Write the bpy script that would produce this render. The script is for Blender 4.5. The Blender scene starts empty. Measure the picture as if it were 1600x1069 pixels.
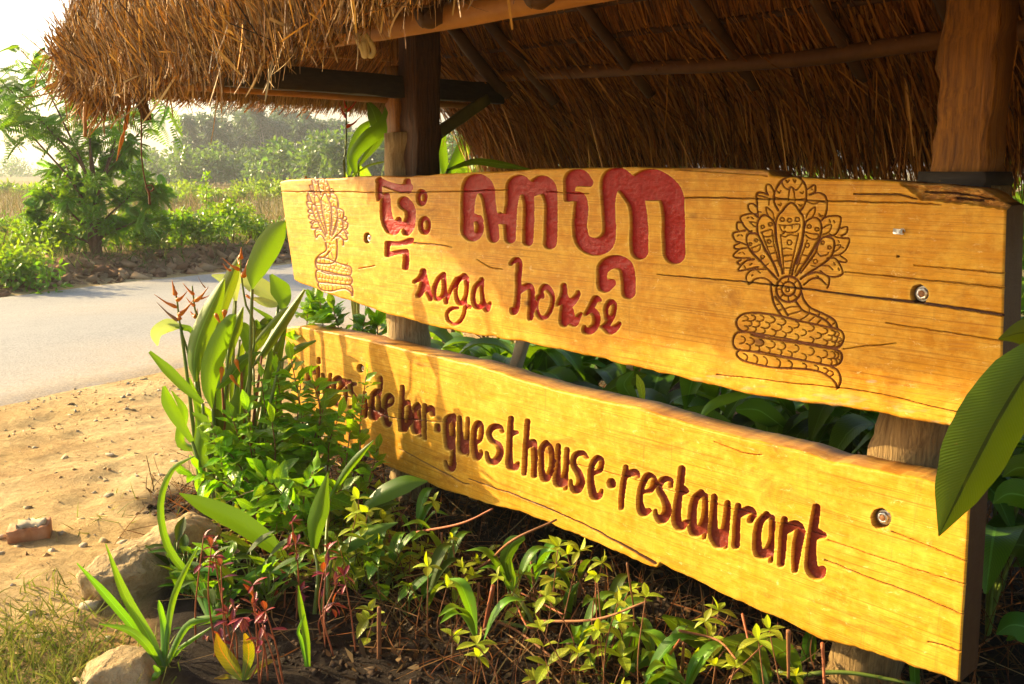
import bpy, math, random
import numpy as np
from mathutils import Vector, Matrix
random.seed(7); rng = np.random.default_rng(7)
sc = bpy.context.scene
col = sc.collection
# ---------------------------------------------------------------- camera
F = 1450.0; CX, CY = 800.0, 534.5; EYE = 1.5; HORIZON = 265.0
PITCH = math.atan((CY - HORIZON) / F)
cam_d = bpy.data.cameras.new('camera'); cam = bpy.data.objects.new('camera', cam_d); col.objects.link(cam)
cam.location = (0, 0, EYE); cam.rotation_euler = (math.pi / 2 - PITCH, 0, 0)
cam_d.sensor_width = 36.0; cam_d.lens = F / 1600 * 36; cam_d.clip_start = 0.05; cam_d.clip_end = 2000
sc.camera = cam
# the sign's own axes: U runs along the boards, N out of their painted face
TH = math.radians(42.5)
U = np.array([math.sin(TH), -math.cos(TH), 0.0]); N = np.array([-math.cos(TH), -math.sin(TH), 0.0]); Z = np.array([0, 0, 1.0])
# ---------------------------------------------------------------- sky, sun, exposure
SUN = -U * 1.0 + N * 0.46 + Z * 0.41
SUN = SUN / np.linalg.norm(SUN)
el = math.asin(SUN[2]); az = math.atan2(SUN[0], SUN[1])
w = bpy.data.worlds.new('World'); sc.world = w; w.use_nodes = True
wn = w.node_tree.nodes; wl = w.node_tree.links
sky = wn.new('ShaderNodeTexSky'); sky.sky_type = 'NISHITA'; sky.sun_disc = False
sky.sun_elevation = el; sky.sun_rotation = az; sky.dust_density = 4.0; sky.air_density = 1.0; sky.ozone_density = 0.6
wl.new(sky.outputs[0], wn['Background'].inputs[0]); wn['Background'].inputs[1].default_value = 0.135
sd = bpy.data.lights.new('sun', 'SUN'); sun = bpy.data.objects.new('sun', sd); col.objects.link(sun)
sd.energy = 5.0; sd.angle = math.radians(0.6); sd.color = (1.0, 0.77, 0.41)
sun.rotation_euler = Vector(-SUN).to_track_quat('-Z', 'Y').to_euler(); sun.location = (-6, 3, 8)
sc.view_settings.view_transform = 'Standard'; sc.view_settings.look = 'None'
sc.view_settings.exposure = 1.45; sc.view_settings.gamma = 1.0
sc.view_settings.use_curve_mapping = False
try:
    sc.cycles.max_bounces = 6; sc.cycles.transparent_max_bounces = 4; sc.cycles.volume_bounces = 0
except Exception: pass

# ---------------------------------------------------------------- pixel -> place
CAM = np.array([0, 0, EYE])
FW = np.array([0, math.cos(PITCH), -math.sin(PITCH)]); UPV = np.array([0, math.sin(PITCH), math.cos(PITCH)]); RT = np.array([1.0, 0, 0])
def ray(x, y):
    x = np.asarray(x, float); y = np.asarray(y, float)
    return FW + RT * ((x - CX) / F)[..., None] - UPV * ((y - CY) / F)[..., None]
def at_y(x, y, Y):
    d = ray(x, y); return CAM + d * (np.asarray(Y, float) / d[..., 1])[..., None]
PR = at_y(1570, 480, 2.1); PR = np.array([PR[0], PR[1], 0.0])
def on_n(x, y, n=0.0):
    "where the sight line meets the upright plane n metres in front of the boards' face"
    d = ray(x, y); t = ((PR + N * n - CAM) @ N) / (d @ N); return CAM + d * t[..., None]
def on_z(x, y, z=0.0):
    d = ray(x, y); t = (z - EYE) / d[..., 2]; return CAM + d * t[..., None]
def S(u, n, z): return PR + U * u + N * n + Z * z
def uof(P): return float((np.asarray(P) - PR) @ U)
def unit(v):
    v = np.asarray(v, float); return v / (np.linalg.norm(v, axis=-1, keepdims=True) + 1e-12)

# ---------------------------------------------------------------- objects
def tag(o, label=None, cat=None, group=None, kind=None):
    if label: o['label'] = label
    if cat: o['category'] = cat
    if group: o['group'] = group
    if kind: o['kind'] = kind
    return o
def thing(name, label, cat, loc=(0, 0, 0), group=None):
    o = bpy.data.objects.new(name, None); col.objects.link(o); o.location = [float(a) for a in loc]
    o.empty_display_size = 0.1
    return tag(o, label, cat, group)
def worldloc(p):
    l = np.zeros(3)
    while p is not None:
        l = l + np.array(p.location); p = p.parent
    return l
def mesh_np(name, V, Fc, mat=None, uv=None, colr=None, vec=None, smooth=True, colname='tint'):
    V = np.asarray(V, np.float32); Fc = np.asarray(Fc, np.int32)
    me = bpy.data.meshes.new(name); k = Fc.shape[1]; m = len(Fc)
    me.vertices.add(len(V)); me.vertices.foreach_set('co', V.ravel())
    me.loops.add(m * k); me.loops.foreach_set('vertex_index', Fc.ravel())
    me.polygons.add(m); me.polygons.foreach_set('loop_start', np.arange(0, m * k, k, dtype=np.int32))
    me.update(calc_edges=True)
    if smooth: me.polygons.foreach_set('use_smooth', np.ones(m, bool))
    if uv is not None:
        l = me.uv_layers.new(name='UVMap'); l.data.foreach_set('uv', np.asarray(uv, np.float32)[Fc.ravel()].ravel())
    if colr is not None:
        for nm, c in (colr.items() if isinstance(colr, dict) else [(colname, colr)]):
            a = me.color_attributes.new(nm, 'FLOAT_COLOR', 'POINT'); c = np.asarray(c, np.float32)
            if c.shape[1] == 3: c = np.concatenate([c, np.ones((len(c), 1), np.float32)], 1)
            a.data.foreach_set('color', c.ravel())
    if vec is not None:
        a = me.attributes.new('place', 'FLOAT_VECTOR', 'POINT'); a.data.foreach_set('vector', np.asarray(vec, np.float32).ravel())
    if mat: me.materials.append(mat)
    me.validate(); return me
def put(name, me, parent=None):
    o = bpy.data.objects.new(name, me); col.objects.link(o)
    if parent is not None: o.parent = parent
    return o
def mk(name, V, Fc, mat, parent=None, **kw):
    "V in world coordinates; the object sits at the base of its thing"
    V = np.asarray(V, float)
    if parent is not None: V = V - worldloc(parent)
    return put(name, mesh_np(name, V, Fc, mat, **kw), parent)
def mk_top(name, V, Fc, mat, loc, **kw):
    o = put(name, mesh_np(name, np.asarray(V, float) - np.asarray(loc, float), Fc, mat, **kw)); o.location = [float(a) for a in loc]; return o

def join(parts):
    V = []; Q = []; n = 0
    for v, q in parts: V.append(v); Q.append(np.asarray(q) + n); n += len(v)
    return np.concatenate(V), np.concatenate(Q)
def tube(P, R, k=10, cap=True, flat=1.0, ref=None, rough=0.0):
    "round bar along points P with radii R, as quads"
    P = np.asarray(P, float); n = len(P); R = np.broadcast_to(np.asarray(R, float), (n,))
    T = unit(np.gradient(P, axis=0)); ref = np.array([0.13, 0.31, 0.94]) if ref is None else np.asarray(ref, float)
    A = np.cross(T, ref); A = np.where(np.linalg.norm(A, axis=1, keepdims=True) < 1e-3, np.cross(T, [1, 0, 0.2]), A); A = unit(A); B = np.cross(T, A)
    an = np.arange(k) * 2 * math.pi / k
    rr = R[:, None] * (1 + rough * rng.normal(size=(n, k)))
    V = P[:, None] + (A[:, None] * np.cos(an)[None, :, None] + flat * B[:, None] * np.sin(an)[None, :, None]) * rr[..., None]
    V = V.reshape(-1, 3); i = np.arange(n - 1)[:, None] * k; j = np.arange(k)[None]; j2 = (j + 1) % k
    Q = np.stack([i + j, i + j2, i + k + j2, i + k + j], -1).reshape(-1, 4)
    if cap:
        c0 = len(V); V = np.concatenate([V, P[:1], P[-1:]])
        a = np.arange(0, k, 2)
        Q = np.concatenate([Q, np.stack([np.full(len(a), c0), (a + 2) % k, (a + 1) % k, a], 1),
                            np.stack([np.full(len(a), c0 + 1), (n - 1) * k + a, (n - 1) * k + (a + 1) % k, (n - 1) * k + (a + 2) % k], 1)])
    return V, Q
def curve(P, n=24):
    "Catmull-Rom through control rows"
    P = np.asarray(P, float)
    if len(P) == 2: return P[0] + (P[1] - P[0]) * np.linspace(0, 1, n)[:, None]
    E = np.concatenate([[2 * P[0] - P[1]], P, [2 * P[-1] - P[-2]]]); m = len(P) - 1
    t = np.linspace(0, m, n); i = np.minimum(t.astype(int), m - 1); f = (t - i)[:, None]
    a, b, c, d = E[i], E[i + 1], E[i + 2], E[i + 3]
    return 0.5 * (2 * b + (c - a) * f + (2 * a - 5 * b + 4 * c - d) * f ** 2 + (3 * b - a - 3 * c + d) * f ** 3)
def timber(P0, P1, w, h, side, seg=14, bev=0.12, wob=0.003, twist=0.0):
    "sawn or hewn timber with eased edges between two points; side = direction of its width"
    P0 = np.asarray(P0, float); P1 = np.asarray(P1, float); t = unit(P1 - P0); s = unit(np.asarray(side, float) - t * (np.asarray(side) @ t)); v = np.cross(t, s)
    b = bev
    prof = np.array([(-1, -1 + b), (-1, 1 - b), (-1 + b, 1), (1 - b, 1), (1, 1 - b), (1, -1 + b), (1 - b, -1), (-1 + b, -1)], float)[::-1]
    k = 8; T = np.linspace(0, 1, seg); V = []
    for i, q in enumerate(T):
        jit = rng.normal(size=(k, 2)) * wob
        pr = prof * np.array([w / 2, h / 2]) + jit
        V.append(P0 + (P1 - P0) * q + pr[:, :1] * s + pr[:, 1:] * v)
    V = np.concatenate(V); i = np.arange(seg - 1)[:, None] * k; j = np.arange(k)[None]; j2 = (j + 1) % k
    Q = np.stack([i + j, i + j2, i + k + j2, i + k + j], -1).reshape(-1, 4)
    e = (seg - 1) * k
    Q = np.concatenate([Q, [[3, 2, 1, 0], [7, 4, 3, 0], [7, 6, 5, 4], [e, e + 1, e + 2, e + 3], [e, e + 3, e + 4, e + 7], [e + 4, e + 5, e + 6, e + 7]]])
    return V, Q

# ---------------------------------------------------------------- noise
def _hash(i, j, s):
    h = (i.astype(np.int64) * 374761393 + j.astype(np.int64) * 668265263 + s * 1442695041) & 0x7fffffff
    h = ((h ^ (h >> 13)) * 1274126177) & 0x7fffffff
    return ((h ^ (h >> 16)) & 0xffff) / 65535.0
def vnoise(x, y, s=0):
    x = np.asarray(x, float); y = np.asarray(y, float)
    i = np.floor(x).astype(np.int64); j = np.floor(y).astype(np.int64); fx = x - i; fy = y - j
    fx = fx * fx * (3 - 2 * fx); fy = fy * fy * (3 - 2 * fy)
    a = _hash(i, j, s); b = _hash(i + 1, j, s); c = _hash(i, j + 1, s); d = _hash(i + 1, j + 1, s)
    return (a * (1 - fx) + b * fx) * (1 - fy) + (c * (1 - fx) + d * fx) * fy
def fbm(x, y, s=0, o=4):
    r = 0; a = 0.5
    for k in range(o): r = r + a * (vnoise(x, y, s + k * 17) - 0.5) * 2; x = x * 2.03; y = y * 2.03; a *= 0.5
    return r
def sstep(a, b, x):
    t = np.clip((x - a) / (b - a), 0, 1); return t * t * (3 - 2 * t)

# ---------------------------------------------------------------- materials
class NT:
    def __init__(s, name):
        s.m = bpy.data.materials.new(name); s.m.use_nodes = True; s.t = s.m.node_tree; s.n = s.t.nodes; s.l = s.t.links
        s.b = s.n['Principled BSDF']; s.out = s.n['Material Output']
    def new(s, t, **kw):
        n = s.n.new(t)
        for k, v in kw.items(): setattr(n, k, v)
        return n
    def link(s, a, b): s.l.new(a, b)
    def attr(s, name): return s.new('ShaderNodeAttribute', attribute_name=name)
    def mapping(s, vec, scale):
        m = s.new('ShaderNodeMapping'); m.inputs['Scale'].default_value = scale; s.link(vec, m.inputs[0]); return m.outputs[0]
    def noise(s, vec, scale, detail=6, rough=0.6, dist=0.0):
        n = s.new('ShaderNodeTexNoise'); n.inputs['Scale'].default_value = scale; n.inputs['Detail'].default_value = detail
        n.inputs['Roughness'].default_value = rough; n.inputs['Distortion'].default_value = dist
        if vec is not None: s.link(vec, n.inputs['Vector'])
        return n.outputs[0]
    def ramp(s, f, stops):
        r = s.new('ShaderNodeValToRGB'); e = r.color_ramp.elements
        while len(e) < len(stops): e.new(0.5)
        for i, (p, c) in enumerate(stops):
            e[i].position = p; e[i].color = (c[0], c[1], c[2], 1) if len(c) == 3 else c
        s.link(f, r.inputs[0]); return r.outputs[0]
    def mix(s, f, a, b, mode='MIX'):
        m = s.new('ShaderNodeMix', data_type='RGBA', blend_type=mode)
        for v, i in ((f, 0), (a, 6), (b, 7)):
            if hasattr(v, 'is_output'): s.link(v, m.inputs[i])
            elif i == 0: m.inputs[0].default_value = v
            else: m.inputs[i].default_value = (v[0], v[1], v[2], 1)
        return m.outputs[2]
    def math(s, op, a, b=0.0, clamp=False):
        m = s.new('ShaderNodeMath', operation=op, use_clamp=clamp)
        for v, i in ((a, 0), (b, 1)):
            if hasattr(v, 'is_output'): s.link(v, m.inputs[i])
            else: m.inputs[i].default_value = v
        return m.outputs[0]
    def bump(s, h, strength=0.4, dist=0.01, normal=None):
        b = s.new('ShaderNodeBump'); b.inputs['Strength'].default_value = strength; b.inputs['Distance'].default_value = dist
        s.link(h, b.inputs['Height'])
        if normal is not None: s.link(normal, b.inputs['Normal'])
        return b.outputs[0]
    def fin(s, colr=None, rough=0.6, normal=None, spec=0.4, coat=None):
        if colr is not None:
            if hasattr(colr, 'is_output'): s.link(colr, s.b.inputs['Base Color'])
            else: s.b.inputs['Base Color'].default_value = (*colr, 1)
        if hasattr(rough, 'is_output'): s.link(rough, s.b.inputs['Roughness'])
        else: s.b.inputs['Roughness'].default_value = rough
        s.b.inputs['Specular IOR Level'].default_value = spec
        if normal is not None: s.link(normal, s.b.inputs['Normal'])
        if coat: s.b.inputs['Coat Weight'].default_value = coat
        return s.m

def leaf_mat(name, base, tip=None, under=None, trans=0.45, rough=0.38, vein=60, veinamt=0.25, rib=None, vary=0.25, tint=False, spec=0.35):
    t = NT(name); uv = t.new('ShaderNodeUVMap'); sep = t.new('ShaderNodeSeparateXYZ'); t.link(uv.outputs[0], sep.inputs[0])
    oi = t.new('ShaderNodeObjectInfo'); geo = t.new('ShaderNodeNewGeometry')
    tip = tip or base
    ax = t.math('ABSOLUTE', sep.outputs[0])
    c = t.mix(sep.outputs[1], base, tip)
    n1 = t.noise(t.new('ShaderNodeTexCoord').outputs['Object'], 9.0, 4)
    c = t.mix(t.math('MULTIPLY', n1, 0.55), c, [min(1, v * 1.7) for v in base])
    # side veins and midrib
    ph = t.math('SUBTRACT', t.math('MULTIPLY', sep.outputs[1], vein), t.math('MULTIPLY', ax, vein * 0.13))
    st = t.math('SINE', t.math('MULTIPLY', ph, 6.2832))
    st01 = t.math('MULTIPLY', t.math('ADD', st, 1.0), 0.5 * veinamt)
    c = t.mix(st01, c, [v * 0.45 for v in base])
    mid = t.math('LESS_THAN', ax, 0.055)
    rib = rib or [min(1, v * 2.2 + 0.03) for v in base]
    c = t.mix(t.math('MULTIPLY', mid, 0.75), c, rib)
    r2 = oi.outputs['Random']
    if tint:
        a = t.attr('tint'); r2 = t.math('MULTIPLY', a.outputs['Fac'], 1.0)
    hs = t.new('ShaderNodeHueSaturation'); t.link(c, hs.inputs['Color'])
    t.link(t.math('ADD', 1 - vary * 0.8, t.math('MULTIPLY', r2, vary * 1.6)), hs.inputs['Value'])
    t.link(t.math('ADD', 0.5 - vary * 0.045, t.math('MULTIPLY', r2, vary * 0.09)), hs.inputs['Hue'])
    cc = hs.outputs[0]
    bl_ = t.noise(t.new('ShaderNodeTexCoord').outputs['Object'], 24.0, 5, 0.7); cc = t.mix(t.ramp(bl_, [(0.67, (0, 0, 0)), (0.72, (0.55, 0.55, 0.55))]), cc, (0.2, 0.11, 0.02))
    if under: cc = t.mix(geo.outputs['Backfacing'], cc, under)
    t.fin(cc, rough, t.bump(t.math('ADD', t.math('MULTIPLY', st, veinamt * 2), t.math('MULTIPLY', n1, 2.5)), 0.2, 0.004), spec)
    tr = t.new('ShaderNodeBsdfTranslucent'); hs2 = t.new('ShaderNodeHueSaturation'); hs2.inputs['Saturation'].default_value = 1.15; hs2.inputs['Value'].default_value = 1.35
    t.link(cc, hs2.inputs['Color']); t.link(t.mix(0.16, hs2.outputs[0], (0.5, 0.58, 0.02)), tr.inputs['Color'])
    mx = t.new('ShaderNodeMixShader'); mx.inputs[0].default_value = trans
    t.link(t.b.outputs[0], mx.inputs[1]); t.link(tr.outputs[0], mx.inputs[2]); t.link(mx.outputs[0], t.out.inputs[0])
    return t.m
def plain_mat(name, c1, c2, scale=12, rough=0.7, bump=0.4, dist=0.01, stretch=(1, 1, 1), spec=0.3, tint=None, coord='Object', coat=None):
    t = NT(name); v = t.mapping(t.new('ShaderNodeTexCoord').outputs[coord], stretch)
    n = t.noise(v, scale, 8, 0.65); n2 = t.noise(v, scale * 0.22, 3, 0.5)
    c = t.mix(t.ramp(n, [(0.3, (0, 0, 0)), (0.7, (1, 1, 1))]), c1, c2)
    c = t.mix(t.math('MULTIPLY', n2, 0.5), c, [a * 0.55 for a in c1])
    if tint:
        a = t.attr(tint); c = t.mix(1.0, c, a.outputs['Color'], 'MULTIPLY')
    return t.fin(c, rough, t.bump(n, bump, dist), spec, coat)
def tint_mat(name, rough=0.8, spec=0.2, trans=0.0, scale=60):
    "colour carried by each straw, blade or clod itself"
    t = NT(name); a = t.attr('tint'); n = t.noise(t.new('ShaderNodeTexCoord').outputs['Object'], scale, 3)
    c = t.mix(t.math('MULTIPLY', n, 0.6), a.outputs['Color'], t.mix(1.0, a.outputs['Color'], (0.5, 0.45, 0.4), 'MULTIPLY'))
    t.fin(c, rough, None, spec)
    if trans:
        tr = t.new('ShaderNodeBsdfTranslucent'); t.link(c, tr.inputs[0]); mx = t.new('ShaderNodeMixShader'); mx.inputs[0].default_value = trans
        t.link(t.b.outputs[0], mx.inputs[1]); t.link(tr.outputs[0], mx.inputs[2]); t.link(mx.outputs[0], t.out.inputs[0])
    return t.m

# ---------------------------------------------------------------- blades: straws, grass, leaves in bulk
def blades(P, D, Sd, L, W, bend=None, seg=2, prof='straw', tint=None, fold=0.0):
    "n ribbons: base P, direction D, side Sd, length L, width W, bend vector added with t^2. Returns V, Q, uv, tint"
    P = np.asarray(P, float); n = len(P); D = unit(D); Sd = unit(Sd - D * np.sum(Sd * D, 1, keepdims=True))
    L = np.broadcast_to(np.asarray(L, float), (n,)); W = np.broadcast_to(np.asarray(W, float), (n,))
    bend = np.zeros((n, 3)) if bend is None else bend
    T = np.linspace(0, 1, seg + 1)
    if prof == 'straw': pw = np.ones(seg + 1); pw[-1] = 0.5
    elif prof == 'grass': pw = 1 - T ** 1.5 * 0.95
    else: pw = np.sin(np.pi * (0.06 + 0.92 * T) ** 0.8); pw = np.maximum(pw, 0.04)
    C = P[:, None] + D[:, None] * (L[:, None] * T)[..., None] + bend[:, None] * (T ** 2)[None, :, None]
    O = Sd[:, None] * (W[:, None] * 0.5 * pw[None])[..., None]
    nn = np.cross(D, Sd)[:, None] * (W[:, None] * 0.5 * fold * pw[None])[..., None]
    V = np.stack([C - O + nn, C + O + nn], 2).reshape(-1, 3)
    b = (np.arange(n) * (seg + 1) * 2)[:, None] + np.arange(seg)[None] * 2
    Q = np.stack([b, b + 1, b + 3, b + 2], -1).reshape(-1, 4)
    uv = np.stack([np.broadcast_to([-1.0, 1.0], (n, seg + 1, 2)), np.broadcast_to(T[None, :, None], (n, seg + 1, 2))], -1).reshape(-1, 2)
    c = None if tint is None else np.repeat(np.asarray(tint, float), (seg + 1) * 2, axis=0)
    return V, Q, uv, c
def rand_tint(n, cols, var=0.2):
    cols = np.asarray(cols, float); i = rng.integers(0, len(cols), n); j = rng.integers(0, len(cols), n); f = rng.random((n, 1))
    return np.clip((cols[i] * f + cols[j] * (1 - f)) * (1 + var * rng.normal(size=(n, 1))), 0.003, 0.95)
def rdir(n):
    return unit(rng.normal(size=(n, 3)))
# ================================================================ the two carved boards
def parse(crop, s, rs=1.0):
    ox, oy, k = crop; out = []
    for st in s.strip().split('|'):
        pts = [tuple(float(a) for a in p.split(',')) for p in st.split()]
        a = np.array([(ox + p[0] / k, oy + p[1] / k, (p[2] if len(p) > 2 else 6.0) / k * rs) for p in pts])
        out.append(curve(a, max(6, 5 * len(a))) if len(a) > 1 else np.concatenate([a, a + [0.01, 0, 0]]))
    return out
def ellipse(crop, cx, cy, rx, ry, r, n=26, a0=0, a1=6.2832):
    ox, oy, k = crop; t = np.linspace(a0, a1, n)
    return np.stack([ox + (cx + rx * np.cos(t)) / k, oy + (cy + ry * np.sin(t)) / k, np.full(n, r / k)], 1)
def stroke_sdf(X, Y, strokes):
    "signed distance (photo px) of points to strokes of varying half-width"
    D = np.full(X.shape, 1e3)
    for st in strokes:
        m = st[:, 2].max() + 8
        sel = np.nonzero((X > st[:, 0].min() - m) & (X < st[:, 0].max() + m) & (Y > st[:, 1].min() - m) & (Y < st[:, 1].max() + m))
        if not len(sel[0]): continue
        x = X[sel]; y = Y[sel]; d = np.full(x.shape, 1e3)
        for a, b in zip(st[:-1], st[1:]):
            ex, ey = b[0] - a[0], b[1] - a[1]; q = ex * ex + ey * ey + 1e-9
            t = np.clip(((x - a[0]) * ex + (y - a[1]) * ey) / q, 0, 1)
            d = np.minimum(d, np.hypot(x - a[0] - t * ex, y - a[1] - t * ey) - (a[2] + t * (b[2] - a[2])))
        D[sel] = np.minimum(D[sel], d)
    return D
C2 = (560, 250, 5.938); C3 = (700, 250, 3.8175); C4 = (620, 390, 4.1026); C6 = (460, 540, 3.636); C7 = (860, 680, 3.478)
NA = (1140, 265, 5.78); NB = (1130, 430, 5.629)
UP = []   # (part name, strokes)
UP.append(('carved_letter', parse(C2, '195,185,22 192,250,26 190,330,22 182,375,8|190,195,28 255,225,28 330,250,30 400,268,38 460,255,42|455,205,30 460,280,30|'
   '255,345,40 252,430,48 258,530,54 290,615,58 325,650,46 358,605,40 374,550,20|425,400,58 472,450,50 480,530,46 465,610,52 442,668,36|385,600,22 440,620,40')))
UP.append(('carved_dot', [ellipse(C2, 587, 350, 31, 58, 18)])); UP.append(('carved_dot', [ellipse(C2, 612, 608, 37, 66, 18)]))
UP.append(('carved_letter', parse(C2, '268,775,20 380,776,18 465,755,26 500,738,12|266,775,20 266,880,20|266,883,20 350,860,18 440,852,22|440,852,24 440,930,27 434,995,27')))
UP.append(('carved_letter', parse(C3, '113,430,36 113,330,37 118,220,42 140,152,54 180,142,56 220,168,50 238,235,38 252,330,36 265,430,34 268,460,32|262,350,34 305,352,30 360,352,36|308,330,14 308,318,5|'
   '366,465,32 366,350,38 376,250,36 390,165,48 425,148,56 466,182,42 478,260,32 478,360,32 472,482,30|500,185,32 545,150,52 592,168,50 612,250,38 612,360,38 606,480,38 602,496,36|185,345,14 192,365,16') + [ellipse(C3, 141, 402, 47, 62, 21)]))
UP.append(('carved_letter', parse(C3, '840,135,24 790,108,48 740,112,46 724,160,34 722,212,30 705,238,10|735,215,26 788,232,34 792,300,42 784,400,42 800,480,46 860,518,50 930,500,50 962,430,38 957,300,38 958,200,45 975,122,60 1025,108,58 1075,160,62|'
   '1075,160,60 1125,260,50 1140,380,50 1138,480,54 1140,540,52|1120,160,62 1185,120,62 1255,130,62 1325,205,72 1345,320,66 1345,450,66 1348,556,64|1110,175,64 1190,175,66 1245,185,56')))
UP.append(('carved_letter', parse(C3, '975,735,22 930,752,38 914,700,28 925,640,36 985,608,38 1050,632,42 1070,700,42 1075,788,40')))
UP.append(('carved_letter', parse(C4, '108,208,9 148,182,15 170,140,16|166,140,17 172,200,22 152,270,19 135,295,16|175,190,20 195,260,18 215,320,11')))
UP.append(('carved_letter', parse(C4, '300,160,14 265,190,12 240,250,13 240,300,11 262,320,11 292,292,9 304,225,9|300,160,14 306,260,12 315,342,11|315,330,10 350,250,10 385,190,13')))
UP.append(('carved_letter', parse(C4, '432,172,18 392,200,14 378,270,10 390,330,12 415,345,14 440,310,12 450,240,12 445,185,16|440,330,10 435,400,10 410,455,10 370,480,8 330,455,9 322,410,9 350,380,10 390,375,7')))
UP.append(('carved_dot', parse(C4, '465,368,13')))
UP.append(('carved_letter', parse(C4, '545,200,12 505,240,13 490,300,12 500,355,14 530,370,14 552,340,9|545,195,14 548,280,10 560,350,14 578,385,16 595,355,11 601,340,5')))
UP.append(('carved_letter', parse(C4, '728,90,11 755,68,16 780,85,18 778,180,18 778,280,16 768,370,18 750,400,19 738,384,12|785,272,14 830,236,18 860,255,20 862,340,18 858,420,18 855,440,15')))
UP.append(('carved_letter', parse(C4, '930,300,15 925,262,14 950,240,18 985,270,16 1000,320,12 985,390,12 950,435,12 915,430,12 895,380,12 900,320,12 922,288,12')))
UP.append(('carved_letter', parse(C4, '1068,235,18 1068,290,20 1040,340,14 1028,355,7|1068,290,22 1085,360,34 1075,440,33 1070,470,26|1085,360,30 1130,330,22 1160,290,14 1160,275,12|1100,400,34 1115,450,30 1140,470,21 1165,430,14 1181,410,7')))
UP.append(('carved_letter', parse(C4, '1300,325,12 1275,315,18 1255,350,20 1230,390,16 1208,415,9|1240,380,18 1275,420,24 1275,480,22 1240,520,22 1205,520,18 1203,498,11')))
UP.append(('carved_letter', parse(C4, '1345,440,13 1340,380,13 1365,337,15 1395,350,13 1390,410,13 1360,460,18 1340,490,19 1313,495,9|1340,500,22 1370,520,24 1405,500,18 1427,475,11')))
LO = []
for s in ('75,130,8 78,200,9 72,260,8|85,160,8 105,142,10 112,160,6', '138,76,8 138,98,9|135,125,8 133,200,9 132,285,8', '160,165,8 172,240,9 178,320,11|205,165,8 190,250,9 178,325,9',
          '245,260,9 265,230,9 255,185,11 230,200,12 222,260,12 230,320,13 250,345,11 275,335,5', '285,200,10 290,270,9 285,330,9|295,210,9 315,205,10',
          '345,220,9 322,225,10 322,260,10 345,300,11 340,345,11 315,350,8', '400,270,9 400,340,12 400,400,12',
          '487,185,11 487,230,11 484,270,8|465,258,12 441,290,13 438,370,18 450,410,19 470,380,9 478,310,8 465,258,11|478,280,7 482,400,8',
          '515,350,9 550,330,9 552,297,11 530,287,13 512,330,13 510,400,18 525,450,16 545,440,7', '612,235,10 610,330,13 605,420,15 605,480,14|625,332,11 645,322,11 648,370,11 640,440,16 620,480,16',
          '700,337,12 680,360,13 675,430,16 685,490,18 700,450,9 705,380,9 700,337,9|708,345,9 708,440,9 708,515,8', '740,340,10 738,430,10 738,530,9|745,370,10 775,360,18 785,390,13', '812,460,15 812,480,15',
          '885,402,13 862,430,15 862,530,16 875,580,18 890,520,9 896,450,11 885,402,13|905,400,12 900,500,11 898,600,11 895,690,18 870,705,10 854,662,8', '938,410,10 940,500,14 945,590,20 965,590,18 982,500,10 985,415,9|980,540,8 980,622,7',
          '1020,560,9 1055,530,11 1062,460,12 1040,442,14 1020,490,14 1018,570,16 1030,635,18 1055,620,10 1058,600,6', '1180,490,9 1165,465,14 1125,465,16 1105,500,14 1120,540,14 1160,570,16 1165,620,18 1130,665,18 1100,650,14 1090,610,8',
          '1232,415,14 1225,500,14 1220,600,16 1220,680,20 1250,695,17 1270,668,7|1232,500,16 1264,495,9', '1325,430,13 1318,520,13 1310,620,13 1303,730,12|1330,570,14 1358,552,17 1362,620,14 1360,740,15',
          '1430,552,13 1405,590,15 1400,680,15 1415,755,17 1440,750,15 1460,680,12 1460,590,12 1430,552,13', '1500,570,12 1495,670,16 1490,770,20 1515,785,20 1540,720,14 1550,590,12|1540,730,12 1540,815,8'):
    LO.append(('carved_dot' if len(s) < 24 and s.startswith('812') else 'carved_letter', parse(C6, s)))
for s in ('197,122,9 175,100,14 135,110,14 125,160,14 155,210,18 165,260,20 140,300,20 115,280,10 111,248,7', '230,210,10 270,190,12 280,140,12 255,125,14 225,170,14 220,250,16 235,330,20 265,330,14 281,300,6', '332,258,22 333,268,22',
          '412,175,12 400,250,14 388,330,14 384,395,12|415,215,16 460,205,20 476,225,11', '500,310,9 545,300,13 565,240,12 530,220,15 500,270,15 485,350,16 500,420,22 537,410,11', '655,280,9 650,245,14 610,245,16 590,290,16 620,350,18 635,410,22 605,460,24 575,440,12 571,410,7',
          '715,185,18 705,280,18 690,380,20 685,470,24 710,500,20 736,470,9|715,300,28 740,305,11', '820,312,15 785,350,19 770,430,22 775,520,24 810,520,20 835,440,13 840,350,13 820,312,14|842,330,12 838,480,14 835,560,8',
          '890,335,14 885,430,18 885,540,27 920,590,26 950,500,20 962,370,14|950,520,16 950,610,9|915,545,30 918,550,30', '1020,385,14 1010,480,18 1005,600,20|1025,430,18 1075,410,22 1100,430,18 1085,465,15',
          '1175,432,15 1135,480,19 1120,570,22 1130,640,26 1175,640,24 1200,560,13 1205,470,13 1180,435,13|1205,450,13 1200,600,12 1195,685,11', '1272,460,16 1262,560,20 1250,700,18|1285,510,26 1330,490,24 1355,520,26 1340,600,26 1330,680,20 1325,735,15',
          '1445,395,20 1430,500,24 1415,620,26 1415,720,34 1450,755,34 1476,733,19|1445,540,30 1482,545,17'):
    LO.append(('carved_dot' if s.startswith('332') else 'carved_letter', parse(C7, s)))
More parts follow.
